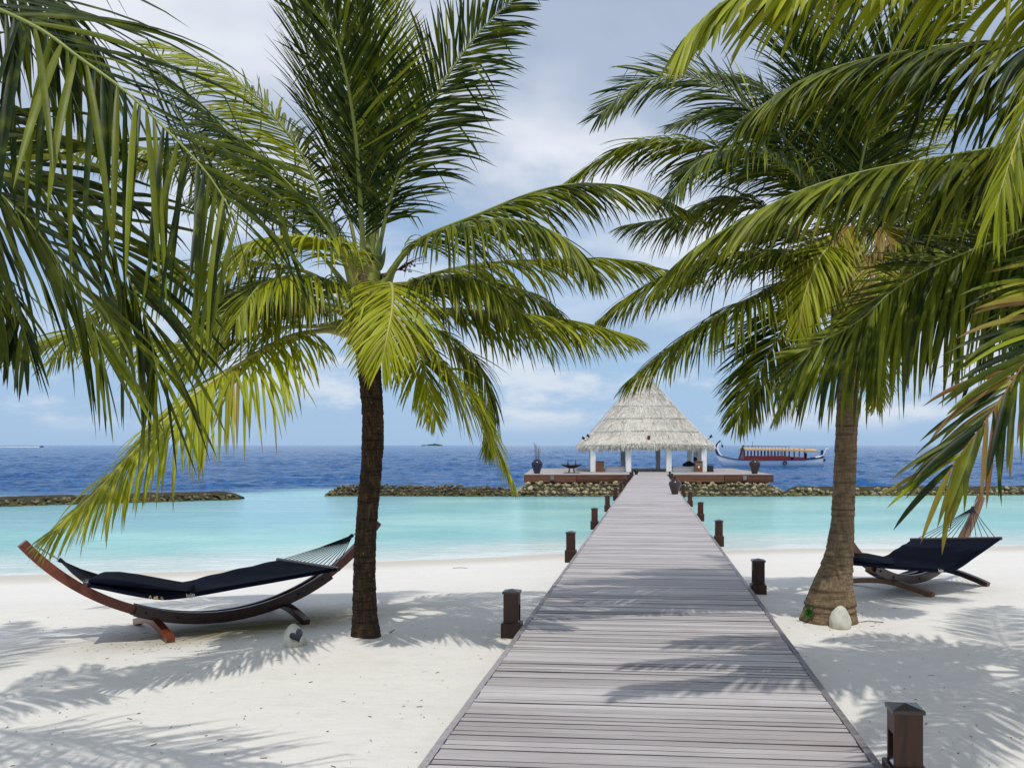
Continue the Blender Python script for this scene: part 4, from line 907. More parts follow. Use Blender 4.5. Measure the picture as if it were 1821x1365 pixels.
# ------------------------------------------------------------------ coconut palms
def m_leaf():
    t = NT('palm_leaf', 0.42, 0.20); y, s, r = t.attr('leaf')
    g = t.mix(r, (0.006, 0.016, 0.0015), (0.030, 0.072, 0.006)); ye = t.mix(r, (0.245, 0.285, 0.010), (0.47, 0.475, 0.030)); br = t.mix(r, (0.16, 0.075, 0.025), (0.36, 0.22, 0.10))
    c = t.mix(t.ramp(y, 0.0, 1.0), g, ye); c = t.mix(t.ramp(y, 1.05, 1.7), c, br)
    tip = t.math('MULTIPLY', t.ramp(s, 0.80, 1.0), t.ramp(t.math('ADD', r, t.math('MULTIPLY', y, 0.5)), 0.3, 0.9)); c = t.mix(t.math('MULTIPLY', tip, 0.85), c, (0.14, 0.07, 0.03))
    n = t.noise(t.coord('World'), 9, 3); c = t.mix(t.math('MULTIPLY', t.ramp(n, 0.45, 0.7), 0.25), c, ye)
    t.color(c)
    tl = t.node('ShaderNodeBsdfTranslucent'); t.L.new(t.mix(0.5, c, t.mix(1.0, c, (1.9, 2.0, 0.9), 'MULTIPLY')), tl.inputs[0])
    mx = t.node('ShaderNodeMixShader'); mx.inputs[0].default_value = 0.22; t.L.new(t.b.outputs[0], mx.inputs[1]); t.L.new(tl.outputs[0], mx.inputs[2]); t.L.new(mx.outputs[0], t.out.inputs['Surface'])
    return t.m
LEAF = m_leaf()
RACH = plain('green_leaf_stalk', (0.24, 0.27, 0.055), 0.45, 0.4, 0.25, 5); RACHY = plain('yellow_leaf_stalk', (0.42, 0.38, 0.10), 0.45, 0.4, 0.25, 5); RACHB = plain('brown_leaf_stalk', (0.28, 0.13, 0.055), 0.6, 0.3, 0.3, 8)
FIBRE = plain('palm_fibre', (0.175, 0.125, 0.075), 0.95, 0.1, 0.75, 22, bump=1.0); SPATHE = plain('green_spathe', (0.10, 0.13, 0.035), 0.5, 0.4, 0.3, 8); HUSK = plain('brown_husk', (0.20, 0.085, 0.05), 0.8, 0.2, 0.5, 12, bump=.5); BUD = plain('dark_red_buds', (0.07, 0.012, 0.014), 0.6, 0.3, 0.4, 30)
def m_trunk(name, base, light, scar, ringscale, dark_amt):
    t = NT(name, 0.9, 0.15); u = t.attr('ring')
    n = t.noise(t.coord('Object', (9, 9, 55)), 1.0, 5, 0.65, 0.6); f = t.noise(t.coord('Object', (45, 45, 9)), 1.0, 4, 0.6); big = t.noise(t.coord('Object', (2, 2, 1.2)), 2.0, 3)
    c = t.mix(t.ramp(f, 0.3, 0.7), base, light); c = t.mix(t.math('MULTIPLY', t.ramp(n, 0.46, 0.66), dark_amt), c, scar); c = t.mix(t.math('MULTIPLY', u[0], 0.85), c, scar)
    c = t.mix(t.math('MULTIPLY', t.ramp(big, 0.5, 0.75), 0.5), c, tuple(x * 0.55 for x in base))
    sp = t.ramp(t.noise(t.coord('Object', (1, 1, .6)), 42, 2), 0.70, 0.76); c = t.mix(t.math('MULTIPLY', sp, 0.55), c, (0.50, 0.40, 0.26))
    t.color(c); t.bump(t.math('ADD', n, t.math('MULTIPLY', f, .4)), 0.9, 0.02); return t.m
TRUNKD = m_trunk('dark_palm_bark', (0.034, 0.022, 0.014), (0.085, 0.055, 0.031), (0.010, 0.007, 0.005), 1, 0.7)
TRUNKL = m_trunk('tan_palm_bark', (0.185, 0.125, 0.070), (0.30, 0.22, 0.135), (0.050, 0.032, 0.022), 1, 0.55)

def leaflet_arrays(P, p0, n, Lmax, wmax, a0, a1, v0, v1, droop, yel, seed, roll0=0.0, roll1=0.0, kink=0.05, K=7, up=None, sides=(-1, 1), lmin=0.28, ymix=None, jit=1.0, rb=1.0, odd=0.4, podd=.08):
    rg = np.random.default_rng(seed); P = np.asarray(P, float); M_ = len(P)
    T = np.gradient(P, axis=0); T /= np.linalg.norm(T, axis=1)[:, None]
    Rh = P[-1] - P[0]; Rh[2] = 0
    if np.linalg.norm(Rh) < 0.25: Rh = np.array([T[0][0], T[0][1], 0])
    Rh /= np.linalg.norm(Rh) + 1e-9; S0 = np.cross(Rh, [0, 0, 1.0]); S = S0[None] - T * (T @ S0)[:, None]; S /= np.linalg.norm(S, axis=1)[:, None]
    U = np.cross(S, T); tt = np.linspace(0, 1, M_); ro = np.radians(roll0 + (roll1 - roll0) * tt)[:, None]
    S, U = S * np.cos(ro) + U * np.sin(ro), U * np.cos(ro) - S * np.sin(ro)
    out = []; pk = kink
    for sd in sides:
        if isinstance(v0, tuple): w0, w1 = (v0 if sd > 0 else v1)
        else: w0, w1 = v0, v1
        kink = pk if not isinstance(pk, tuple) else pk[0 if sd > 0 else 1]
        t_ = (np.arange(n) + 0.5 + rg.uniform(-.35, .35, n) * jit) / n; u = t_; tp = p0 + (1 - p0) * t_
        g = lambda X: np.stack([np.interp(tp, tt, X[:, k]) for k in range(3)], 1)
        b, Ti, Si, Ui = g(P), g(T), g(S), g(U)
        a = np.radians(a0 + (a1 - a0) * u + rg.normal(0, 5, n) * jit); v = np.radians(w0 + (w1 - w0) * u + rg.normal(0, 7, n) * jit)
        D = np.cos(a)[:, None] * Ti + np.sin(a)[:, None] * (sd * Si * np.cos(v)[:, None] + Ui * np.sin(v)[:, None])
        D += rg.normal(0, 0.045, (n, 3)) * jit; D /= np.linalg.norm(D, axis=1)[:, None]
        prof = np.minimum(1, 0.5 + 2.0 * u) * (1 - (1 - lmin) * u ** 2.4); Ln = Lmax * prof * rg.uniform(0.86, 1.1, n); wd = wmax * (0.55 + 0.45 * prof) * rg.uniform(0.8, 1.15, n)
        tw = rg.normal(0, 0.35, n) * jit; Wv = Ti - D * np.sum(Ti * D, 1)[:, None]; Wv /= np.linalg.norm(Wv, axis=1)[:, None]; Nn = np.cross(D, Wv); Wv = Wv * np.cos(tw)[:, None] + Nn * np.sin(tw)[:, None]
        kk = np.where(rg.random(n) < kink, rg.integers(1, max(2, K - 2), n), -1)
        p = b.copy(); d = D.copy(); rows = []; dr = droop * rg.uniform(0.35, 1.5, n)
        for k in range(K + 1):
            s = k / K; w_ = wd * (np.interp(s, [0, .12, .35, .7, .9, 1], [.35, .8, 1, .78, .40, .03]))
            Wk = Wv - d * np.sum(Wv * d, 1)[:, None]; Wk /= np.linalg.norm(Wk, axis=1)[:, None] + 1e-9; Nk = np.cross(d, Wk); sg = np.sign(np.sum(Nk * Ui, 1))[:, None]; sg[sg == 0] = 1
            rows.append(np.stack([p - Wk * w_[:, None] / 2, p + Nk * sg * w_[:, None] * 0.20, p + Wk * w_[:, None] / 2], 1))
            if k < K:
                p = p + d * (Ln / K)[:, None]; d = d + np.array([0, 0, -1.0]) * (dr * (Ln / K) * (0.4 + 1.6 * s))[:, None]
                d[kk == k] += np.array([0, 0, -1.6]); d /= np.linalg.norm(d, axis=1)[:, None]
        V = np.stack(rows, 1)                               # n, K+1, 3, 3
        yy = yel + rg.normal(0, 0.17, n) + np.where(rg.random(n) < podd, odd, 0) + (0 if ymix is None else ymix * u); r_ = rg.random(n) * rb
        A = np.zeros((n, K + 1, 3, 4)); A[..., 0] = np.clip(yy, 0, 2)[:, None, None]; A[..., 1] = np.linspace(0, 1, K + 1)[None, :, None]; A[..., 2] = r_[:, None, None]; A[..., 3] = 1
        out.append((V, A))
    return np.concatenate([o[0] for o in out]), np.concatenate([o[1] for o in out])
def leafq(K): return gridq(K + 1, 3)
single_left = {}
def frond(palm, pts, n=62, L=0.78, w=0.036, a=(62, 24), v=(22, 12), droop=1.6, yel=0.3, seed=0, roll=(0, 0), p0=0.16, rad=0.021, kink=0.05, K=7, lmin=0.28, ymix=None, single=0, world=True, sides=(-1, 1), jit=1.0, rmat=None, dens=1.62, rb=0.8, odd=0.3, podd=.08):
    P, Lf = crom([tuple(at(*q)) if world else q for q in pts], 44); rg = random.Random(seed); b = MB(); m = 7; V = []; F = []
    T = np.gradient(P, axis=0); T /= np.linalg.norm(T, axis=1)[:, None]
    Rh = P[-1] - P[0]; Rh[2] = 0; Rh = Rh if np.linalg.norm(Rh) > .25 else np.array([T[0][0], T[0][1], 0.]); S0 = np.cross(Rh / (np.linalg.norm(Rh) + 1e-9), [0, 0, 1.])
    for i in range(44):
        f = i / 43; S = S0 - T[i] * (T[i] @ S0); S /= np.linalg.norm(S) + 1e-9; U = np.cross(S, T[i]); r = rad * (lerp(1, 0.16, f ** 0.8)) * (1 + 1.3 * max(0, 1 - f / 0.10)); wd = 1 + 0.7 * max(0, 1 - f / 0.14)
        for k in range(m): an = 2 * math.pi * k / m; V.append(P[i] + S * math.cos(an) * r * wd + U * math.sin(an) * r * 0.8)
    for i in range(43):
        for k in range(m): F.append((i * m + k, i * m + (k + 1) % m, (i + 1) * m + (k + 1) % m, (i + 1) * m + k))
    b.add(V, F, True); mat = rmat or (RACHB if yel > 1.2 else RACHY if yel > 0.55 else RACH)
    fr = b.build('frond', mat, palm, True); n = int(n * dens); w = w * (0.74 if dens > 1 else 0.85); L = L * 1.06
    LV, LA = leaflet_arrays(P, p0, n, L, w, a[0], a[1], v[0], v[1], droop, yel, seed, roll[0], roll[1], kink, K, sides=sides, lmin=lmin, ymix=ymix, jit=jit, rb=rb, odd=odd, podd=podd)
    N = len(LV); Q = leafq(K); idx = np.arange(N)
    if single:
        order = np.argsort(-np.linalg.norm(LV[:, -1, 1] - LV[:, 0, 1], axis=1)); one = order[:single]; idx = order[single:]
        for i in one:
            link('leaflet', mesh_np('leaflet', LV[i].reshape(-1, 3), Q, True, {'leaf': LA[i].reshape(-1, 4)}), LEAF, fr)
    if len(idx):
        nv = (K + 1) * 3; QQ = (Q[None] + (np.arange(len(idx)) * nv)[:, None, None]).reshape(-1, 4)
        o = link('leaflets', mesh_np('leaflets', LV[idx].reshape(-1, 3), QQ, True, {'leaf': LA[idx].reshape(-1, 4)}), LEAF, fr); tag(o, kind='stuff')
    return fr
def trunk(palm, spine, mat, seed, flare=0.0, ring=0.045, scars=1.0):
    """spine: (px, py, width px, Y) from the foot up"""
    rg = random.Random(seed); C = [at(a, b_, y) for a, b_, w_, y in spine]; Wd = [w_ / FPX * y / 2 for a, b_, w_, y in spine]
    P, Ln = crom([tuple(c) for c in C], 240); s = np.concatenate([[0], np.cumsum([(C[i + 1] - C[i]).length for i in range(len(C) - 1)])]); rad = np.interp(np.linspace(0, s[-1], 240), s, Wd)
    n = 40; V = []; A = []; ring_at = []; z = 0
    while z < Ln: ring_at.append(z); z += ring * rg.uniform(.7, 1.5)
    ring_at = np.array(ring_at); an = np.arange(n) * 2 * math.pi / n
    for i in range(240):
        d = Ln * i / 239; j = int(np.searchsorted(ring_at, d, side='right') - 1); nx = ring_at[j + 1] if j + 1 < len(ring_at) else Ln + .05; f = (d - ring_at[j]) / max(1e-4, nx - ring_at[j])
        wob = vnoise(np.cos(an) * 1.3 + 5 * j, np.sin(an) * 1.3 + d * 6, seed); step = 0.045 * (1 - f) - 0.018; h_ = vnoise(np.array([j * 3.7]), np.array([seed * 1.0]), 3)[0]
        r = rad[i] * (1 + step + 0.035 * wob + 0.02 * h_)
        for k in range(n):
            V.append((P[i][0] + r[k] * math.cos(an[k]), P[i][1] + r[k] * math.sin(an[k]), P[i][2])); sc = max(0.0, 1 - f / 0.35) * max(0, min(1, (h_ + .45 + .8 * wob[k]) * 1.6)) * scars; A.append((sc, 0, 0, 1))
    Q = [(i * n + k, i * n + (k + 1) % n, (i + 1) * n + (k + 1) % n, (i + 1) * n + k) for i in range(239) for k in range(n)]
    return link('trunk', mesh_np('trunk', V, Q, True, {'ring': A}), mat, palm, True)
def palm_root(label, foot, group=None): return thing('coconut_palm', label, 'palm tree', tuple(foot), 0, group)
def crown_bits(palm, px, py, Y, s, seed):
    """fibrous sheath, husks, spathes and flower stalks round the growing point"""
    rg = random.Random(seed); c = at(px, py, Y); b = MB()
    b.lathe([(0.115 * s, -0.62 * s), (0.14 * s, -0.5 * s), (0.15 * s, -0.3 * s), (0.12 * s, -0.1 * s), (0.09 * s, 0.06 * s), (0.06 * s, 0.18 * s), (0.02 * s, 0.28 * s)], 20, tuple(c)); m_ = b.mesh('crown_fibre')
    for v in m_.vertices: v.co += Vector((rg.uniform(-.018, .018), rg.uniform(-.018, .018), rg.uniform(-.03, .03))) * s
    link('crown_fibre', m_, FIBRE, palm, True)
    for k in range(9):
        a = rg.uniform(0, 6.28); z = rg.uniform(-.45, .1) * s; d = Vector((math.cos(a), math.sin(a), 0)); p = c + d * .13 * s + Vector((0, 0, z)); L_ = rg.uniform(.10, .24) * s; q = p + d * L_ * .6 + Vector((0, 0, L_ * rg.uniform(-.3, .9)))
        b = MB(); b.tube([p, p.lerp(q, .5) + d * .02, q], [.035 * s, .030 * s, .003], 6); b.build('husk', HUSK, palm, True)
    return c
def spathe(palm, p, q, r): b = MB(); P, _ = crom([tuple(p), tuple(p.lerp(q, .5)), tuple(q)], 9); b.tube([tuple(x) for x in P], [r * x for x in (.5, .8, 1, 1, .9, .75, .5, .25, .04)], 8); b.build('spathe', SPATHE, palm, True)
def flower_stalk(palm, p, seed, n=9, L=.28, dirx=1):
    rg = random.Random(seed); b = MB(); q = p + Vector((dirx * .12, -.05, .05)); b.tube([p, q], [.012, .007], 5)
    for k in range(n):
        e = q + Vector((dirx * rg.uniform(.4, 1), rg.uniform(-.5, .3), rg.uniform(-.25, .7))) * L; b.tube([q, q.lerp(e, .5) + Vector((0, 0, .015)), e], [.004, .003, .002], 4)
        for j in range(5): f = rg.uniform(.15, .6); c = q.lerp(e, f); b.lathe([(.002, -.008), (.010, 0), (.002, .009)], 5, tuple(c))
    b.build('flower_stalk', BUD, palm, True)

# ---- left palm
YL = 8.1
foot = ground(652, 1141); PL = palm_root('slim dark-trunked coconut palm in the left half, growing beside the hammock', foot, 'coconut palms on the beach')
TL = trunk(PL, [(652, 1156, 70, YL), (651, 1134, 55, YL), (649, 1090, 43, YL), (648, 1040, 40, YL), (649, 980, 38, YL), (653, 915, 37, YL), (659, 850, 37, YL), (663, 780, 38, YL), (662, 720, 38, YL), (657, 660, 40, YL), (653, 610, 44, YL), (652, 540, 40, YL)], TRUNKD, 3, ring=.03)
cL = crown_bits(PL, 652, 500, YL, 1.0, 11)
spathe(PL, at(668, 470, 7.95), at(680, 415, 7.9), .032); spathe(PL, at(676, 480, 8.0), at(686, 438, 8.0), .024)
flower_stalk(PL, at(684, 492, 7.95), 4); flower_stalk(PL, at(600, 520, 7.95), 5, 6, .12, -1); flower_stalk(PL, at(636, 622, 7.95), 6, 5, .10, -.4)
b0 = (652, 510)
def FL(pts, **k): k['rad'] = k.get('rad', .021) * 1.3; return frond(PL, pts, **k)
# upright young fronds
FL([(648, 500, 8.1), (642, 380, 8.0), (631, 230, 7.75), (605, 95, 7.4), (560, -15, 7.1), (515, -80, 6.9)], n=86, L=.98, w=.034, a=(54, 28), v=(30, 18), droop=.5, yel=.05, seed=1, p0=.13, rad=.024, roll=(8, 8))
FL([(654, 500, 8.2), (655, 380, 8.3), (652, 200, 8.5), (646, 60, 8.6), (638, -70, 8.6)], n=70, L=.74, w=.030, a=(45, 22), v=(30, 20), droop=.4, yel=.25, seed=2, p0=.2, rad=.022, roll=(70, 60))
FL([(660, 500, 8.3), (674, 380, 8.5), (688, 230, 8.9), (697, 100, 9.1), (700, -40, 9.2)], n=72, L=.74, w=.032, a=(48, 24), v=(22, 14), droop=.5, yel=.55, seed=3, p0=.18, rad=.021)
FL([(664, 500, 8.1), (690, 370, 8.0), (725, 270, 7.9), (775, 170, 7.85), (850, 60, 7.8), (935, -20, 7.8)], n=76, L=.74, w=.034, a=(58, 30), v=(4, 2), droop=.9, yel=.05, seed=4, p0=.17, rad=.022, roll=(68, 62), kink=.12)
FL([(656, 500, 8.3), (668, 340, 8.4), (660, 180, 8.5), (640, 40, 8.4), (610, -80, 8.3)], n=66, L=.7, w=.030, a=(48, 24), v=(20, 14), droop=.5, yel=.15, seed=5, p0=.2, rad=.02, roll=(25, 25))
FL([(644, 500, 8.3), (618, 370, 8.5), (585, 240, 8.6), (552, 110, 8.6), (522, -30, 8.6)], n=76, L=.86, w=.032, a=(54, 26), v=(24, 14), droop=.5, yel=.12, seed=29, p0=.2, rad=.021, roll=(10, 10))
# left side, arching
FL([(632, 510, 8.1), (590, 400, 8.15), (545, 290, 8.2), (485, 205, 8.2), (410, 136, 8.2), (340, 100, 8.2), (280, 76, 8.2)], n=84, L=.78, w=.030, a=(66, 30), v=(-8, -14), droop=1.2, yel=.42, seed=6, p0=.24, rad=.022, roll=(28, 28), ymix=.3, jit=.7)
FL([(632, 520, 8.0), (600, 440, 7.8), (545, 363, 7.6), (460, 275, 7.5), (400, 230, 7.4), (335, 170, 7.4), (280, 130, 7.4)], n=80, L=.74, w=.032, a=(62, 28), v=(-4, -8), droop=1.4, yel=.12, seed=7, p0=.22, rad=.022, roll=(25, 18))
FL([(630, 530, 8.3), (560, 440, 8.5), (450, 345, 8.7), (363, 292, 8.8), (200, 254, 8.9), (15, 252, 8.9)], n=86, L=.74, w=.030, a=(60, 28), v=(-12, -14), droop=2.2, yel=.35, seed=8, p0=.2, ymix=.25)
FL([(640, 520, 7.9), (612, 450, 7.5), (562, 425, 7.2), (500, 421, 7.0), (446, 432, 6.8), (425, 470, 6.7)], n=60, L=.62, w=.034, a=(58, 30), v=(-6, -14), droop=2.2, yel=.72, seed=9, p0=.16, rad=.019)
FL([(632, 540, 8.2), (560, 490, 8.3), (480, 470, 8.4), (380, 470, 8.5), (270, 500, 8.6), (170, 560, 8.6), (90, 640, 8.6)], n=84, L=.76, w=.032, a=(62, 28), v=(-10, -20), droop=2.0, yel=.45, seed=10, p0=.15)
FL([(625, 560, 8.0), (560, 543, 7.7), (490, 533, 7.4), (420, 545, 7.1), (360, 590, 6.9), (330, 640, 6.8)], n=70, L=.74, w=.034, a=(60, 26), v=(-10, -22), droop=2.2, yel=.5, seed=11, p0=.17)
FL([(622, 575, 8.0), (565, 580, 7.9), (505, 583, 7.8), (430, 605, 7.6), (340, 615, 7.5), (150, 590, 7.4), (0, 636, 7.4)], n=88, L=.66, w=.030, a=(56, 24), v=(-10, -14), droop=2.0, yel=.55, seed=12, p0=.16, ymix=.2)
FL([(622, 590, 7.9), (575, 588, 7.6), (510, 600, 7.2), (430, 645, 6.8), (340, 705, 6.45), (250, 790, 6.2), (165, 880, 6.0), (95, 945, 5.9)], n=96, L=.86, w=.036, a=(64, 20), v=(-20, -12), droop=1.7, yel=.85, seed=13, p0=.15, rad=.024, roll=(0, 0), ymix=.1)
FL([(630, 560, 8.5), (570, 520, 9.0), (490, 500, 9.4), (400, 530, 9.6), (330, 600, 9.7)], n=70, L=.74, w=.032, a=(60, 28), v=(-10, -18), droop=2.4, yel=.3, seed=14)
# front
FL([(664, 545, 7.9), (684, 508, 7.5), (697, 508, 7.25), (697, 550, 7.0), (688, 600, 6.85), (680, 640, 6.8)], n=56, L=.66, w=.034, a=(62, 20), v=(-8, -8), droop=1.3, yel=.86, seed=15, p0=.26, rad=.019, lmin=.35)
# right side
FL([(676, 520, 8.1), (715, 453, 8.0), (757, 420, 7.9), (842, 385, 7.8), (947, 343, 7.7), (1030, 327, 7.65), (1130, 336, 7.6), (1237, 382, 7.6)], n=84, L=.60, w=.032, a=(50, 22), v=(-30, -28), droop=2.0, yel=.30, seed=16, p0=.26, rad=.022, ymix=.1)
FL([(676, 525, 8.0), (715, 458, 7.8), (765, 420, 7.5), (845, 394, 7.2), (930, 393, 7.0), (1010, 428, 6.85), (1060, 490, 6.8)], n=76, L=.72, w=.034, a=(58, 24), v=(-20, -26), droop=2.6, yel=.32, seed=17, p0=.24, rad=.021)
FL([(676, 535, 8.2), (740, 497, 8.3), (850, 470, 8.4), (980, 462, 8.5), (1100, 462, 8.5), (1232, 492, 8.5)], n=84, L=.66, w=.032, a=(56, 22), v=(-14, -18), droop=2.2, yel=.55, seed=18, p0=.16, ymix=.25)
FL([(676, 560, 8.0), (784, 550, 7.9), (868, 553, 7.8), (947, 560, 7.7), (1042, 575, 7.7), (1124, 598, 7.7)], n=80, L=.72, w=.034, a=(60, 24), v=(-16, -22), droop=2.6, yel=.42, seed=19, p0=.2, ymix=.25)
FL([(676, 545, 8.4), (760, 500, 8.8), (860, 495, 9.1), (960, 530, 9.3), (1020, 590, 9.4)], n=72, L=.72, w=.034, a=(60, 26), v=(-16, -22), droop=2.6, yel=.25, seed=20, p0=.16)
FL([(672, 575, 8.0), (720, 585, 7.8), (760, 608, 7.6), (802, 664, 7.4), (852, 722, 7.3), (908, 850, 7.2)], n=70, L=.66, w=.032, a=(66, 18), v=(-6, -6), droop=1.2, yel=.80, seed=21, p0=.2, rad=.023, roll=(38, 38), ymix=.05)
FL([(676, 570, 8.2), (740, 575, 8.4), (800, 600, 8.5), (850, 650, 8.6), (875, 720, 8.6), (872, 800, 8.6)], n=66, L=.66, w=.034, a=(60, 22), v=(-10, -16), droop=2.0, yel=.3, seed=22, p0=.18, ymix=.3)
FL([(668, 575, 7.9), (700, 580, 7.6), (735, 620, 7.4), (760, 680, 7.3), (775, 745, 7.25)], n=50, L=.5, w=.03, a=(60, 20), v=(-10, -16), droop=1.8, yel=.45, seed=23, p0=.2, ymix=.5)

FL([(640, 545, 7.9), (585, 500, 7.4), (520, 490, 7.0), (460, 510, 6.7), (420, 570, 6.55)], n=62, L=.72, w=.032, a=(60, 26), v=(-12, -20), droop=2.2, yel=.38, seed=24, p0=.16, ymix=.2)
FL([(640, 560, 8.2), (580, 540, 8.3), (500, 520, 8.4), (420, 530, 8.5), (350, 580, 8.5)], n=66, L=.76, w=.032, a=(60, 26), v=(-12, -20), droop=2.2, yel=.22, seed=25, p0=.14)
FL([(668, 545, 7.9), (730, 505, 7.6), (800, 490, 7.4), (870, 505, 7.2), (930, 560, 7.1)], n=66, L=.68, w=.032, a=(60, 26), v=(-16, -22), droop=2.4, yel=.28, seed=26, p0=.2, ymix=.2)
FL([(645, 520, 8.4), (600, 420, 8.8), (520, 350, 9.2), (430, 330, 9.4), (340, 360, 9.5)], n=72, L=.74, w=.030, a=(60, 26), v=(-6, -14), droop=1.8, yel=.18, seed=27, p0=.2)

FL([(632, 510, 8.2), (575, 390, 8.4), (480, 305, 8.5), (385, 262, 8.6), (300, 262, 8.6), (220, 305, 8.6)], n=76, L=.76, w=.032, a=(62, 28), v=(-6, -14), droop=1.6, yel=.3, seed=28, p0=.2, roll=(20, 20), ymix=.2)

# ---- right palm
YR = 9.0
foot = ground(1477, 1106); PR = palm_root('thick tan-trunked coconut palm with a flared foot in the right half', foot, 'coconut palms on the beach')
TR = trunk(PR, [(1472, 1116, 106, YR), (1474, 1098, 98, YR), (1477, 1065, 82, YR), (1481, 1035, 71, YR), (1488, 1005, 57, YR), (1493, 975, 47, YR), (1498, 930, 41, YR), (1501, 870, 38, YR), (1504, 800, 38, YR), (1507, 730, 38, YR), (1508, 660, 38, YR), (1508, 600, 42, YR), (1508, 520, 42, YR)], TRUNKL, 8, ring=.075, scars=1.0)
cR = crown_bits(PR, 1508, 480, YR, 1.1, 12)
def FR(pts, **k): return frond(PR, pts, rb=.6, **k)
FR([(1500, 480, 9.0), (1454, 330, 8.9), (1390, 240, 8.8), (1317, 183, 8.75), (1253, 145, 8.7), (1195, 136, 8.7), (1130, 152, 8.7), (1065, 205, 8.7)], n=80, L=.80, w=.036, a=(60, 26), v=(0, -4), droop=.9, yel=.08, seed=31, p0=.2, roll=(60, 50))
FR([(1500, 480, 9.0), (1459, 350, 8.8), (1369, 288, 8.6), (1295, 268, 8.5), (1211, 250, 8.4), (1132, 255, 8.4), (1063, 285, 8.4), (1005, 325, 8.4)], n=82, L=.80, w=.036, a=(58, 24), v=(-10, -18), droop=1.6, yel=.22, seed=32, p0=.2, ymix=.25)
FR([(1495, 490, 9.1), (1422, 420, 9.2), (1343, 360, 9.3), (1264, 358, 9.3), (1200, 385, 9.3), (1115, 400, 9.3)], n=74, L=.8, w=.036, a=(60, 26), v=(-12, -20), droop=2.2, yel=.22, seed=33, p0=.2, ymix=.2)
FR([(1495, 500, 9.0), (1438, 454, 8.8), (1350, 445, 8.6), (1237, 464, 8.45), (1158, 501, 8.4), (1095, 543, 8.35), (1060, 575, 8.3)], n=80, L=.76, w=.036, a=(60, 24), v=(-12, -18), droop=2.2, yel=.35, seed=34, p0=.18, ymix=.15)
FR([(1495, 510, 8.9), (1422, 496, 8.6), (1338, 528, 8.3), (1253, 575, 8.1), (1185, 623, 8.0), (1118, 678, 7.95)], n=78, L=.76, w=.036, a=(62, 24), v=(-10, -16), droop=2.2, yel=.30, seed=35, p0=.16, ymix=.2)
FR([(1498, 520, 8.9), (1433, 528, 8.6), (1390, 591, 8.4), (1350, 660, 8.3), (1312, 748, 8.25)], n=70, L=.72, w=.036, a=(58, 20), v=(-6, -8), droop=1.2, yel=.18, seed=36, p0=.16, roll=(32, 32), ymix=.2)
FR([(1500, 520, 9.1), (1452, 545, 9.1), (1425, 620, 9.1), (1398, 700, 9.1), (1380, 740, 9.1)], n=44, L=.6, w=.03, a=(50, 20), v=(-6, -8), droop=1.6, yel=.35, seed=37, p0=.2, ymix=.3)
FR([(1505, 470, 8.9), (1520, 410, 8.6), (1500, 410, 8.35), (1470, 462, 8.2), (1440, 525, 8.15)], n=64, L=.66, w=.040, a=(44, 14), v=(-10, -10), droop=.8, yel=1.28, seed=38, p0=.34, roll=(25, 25), lmin=.4)
FR([(1512, 480, 8.9), (1535, 415, 8.6), (1570, 410, 8.4), (1592, 470, 8.3), (1585, 535, 8.2)], n=50, L=.6, w=.034, a=(52, 18), v=(-10, -10), droop=2.0, yel=1.45, seed=39, p0=.3)
FR([(1502, 470, 9.0), (1482, 330, 8.9), (1450, 200, 8.6), (1405, 80, 8.3), (1350, -20, 8.1)], n=78, L=.86, w=.036, a=(52, 26), v=(22, 14), droop=.7, yel=.06, seed=40, p0=.2, roll=(15, 15))
FR([(1506, 470, 9.2), (1505, 330, 9.4), (1500, 180, 9.6), (1490, 40, 9.7), (1480, -60, 9.7)], n=72, L=.80, w=.034, a=(50, 26), v=(22, 14), droop=.7, yel=.08, seed=41, p0=.2, roll=(40, 40))
FR([(1512, 470, 9.1), (1545, 330, 9.2), (1590, 200, 9.2), (1650, 80, 9.2), (1720, -20, 9.2)], n=76, L=.84, w=.036, a=(56, 28), v=(6, 2), droop=1.0, yel=.08, seed=42, p0=.2, roll=(60, 55))
FR([(1516, 480, 9.3), (1570, 340, 9.7), (1620, 245, 10.1), (1655, 215, 10.4), (1690, 225, 10.7)], n=64, L=.72, w=.034, a=(60, 24), v=(0, -6), droop=1.4, yel=.85, seed=43, p0=.24)
FR([(1518, 485, 8.9), (1600, 410, 8.7), (1700, 370, 8.6), (1800, 380, 8.6), (1890, 430, 8.6)], n=80, L=.8, w=.036, a=(60, 26), v=(-14, -20), droop=2.2, yel=.18, seed=44, p0=.18)
FR([(1518, 490, 9.3), (1590, 350, 9.8), (1680, 290, 10.1), (1780, 270, 10.3), (1880, 300, 10.4)], n=76, L=.8, w=.036, a=(60, 26), v=(-10, -16), droop=1.8, yel=.15, seed=45, p0=.2)
FR([(1516, 500, 9.2), (1600, 460, 9.4), (1690, 460, 9.6), (1780, 510, 9.7), (1840, 590, 9.8)], n=74, L=.8, w=.036, a=(60, 26), v=(-14, -20), droop=2.4, yel=.25, seed=46, p0=.18)
FR([(1512, 520, 9.2), (1540, 545, 9.5), (1555, 610, 9.7), (1560, 680, 9.8), (1558, 720, 9.8)], n=44, L=.5, w=.03, a=(50, 20), v=(-8, -8), droop=1.6, yel=.75, seed=47, p0=.22)
FR([(1500, 478, 8.8), (1455, 360, 8.3), (1390, 290, 7.9), (1310, 265, 7.6), (1240, 290, 7.4), (1190, 350, 7.3)], n=74, L=.76, w=.036, a=(60, 26), v=(-6, -14), droop=1.6, yel=.12, seed=48, p0=.2)

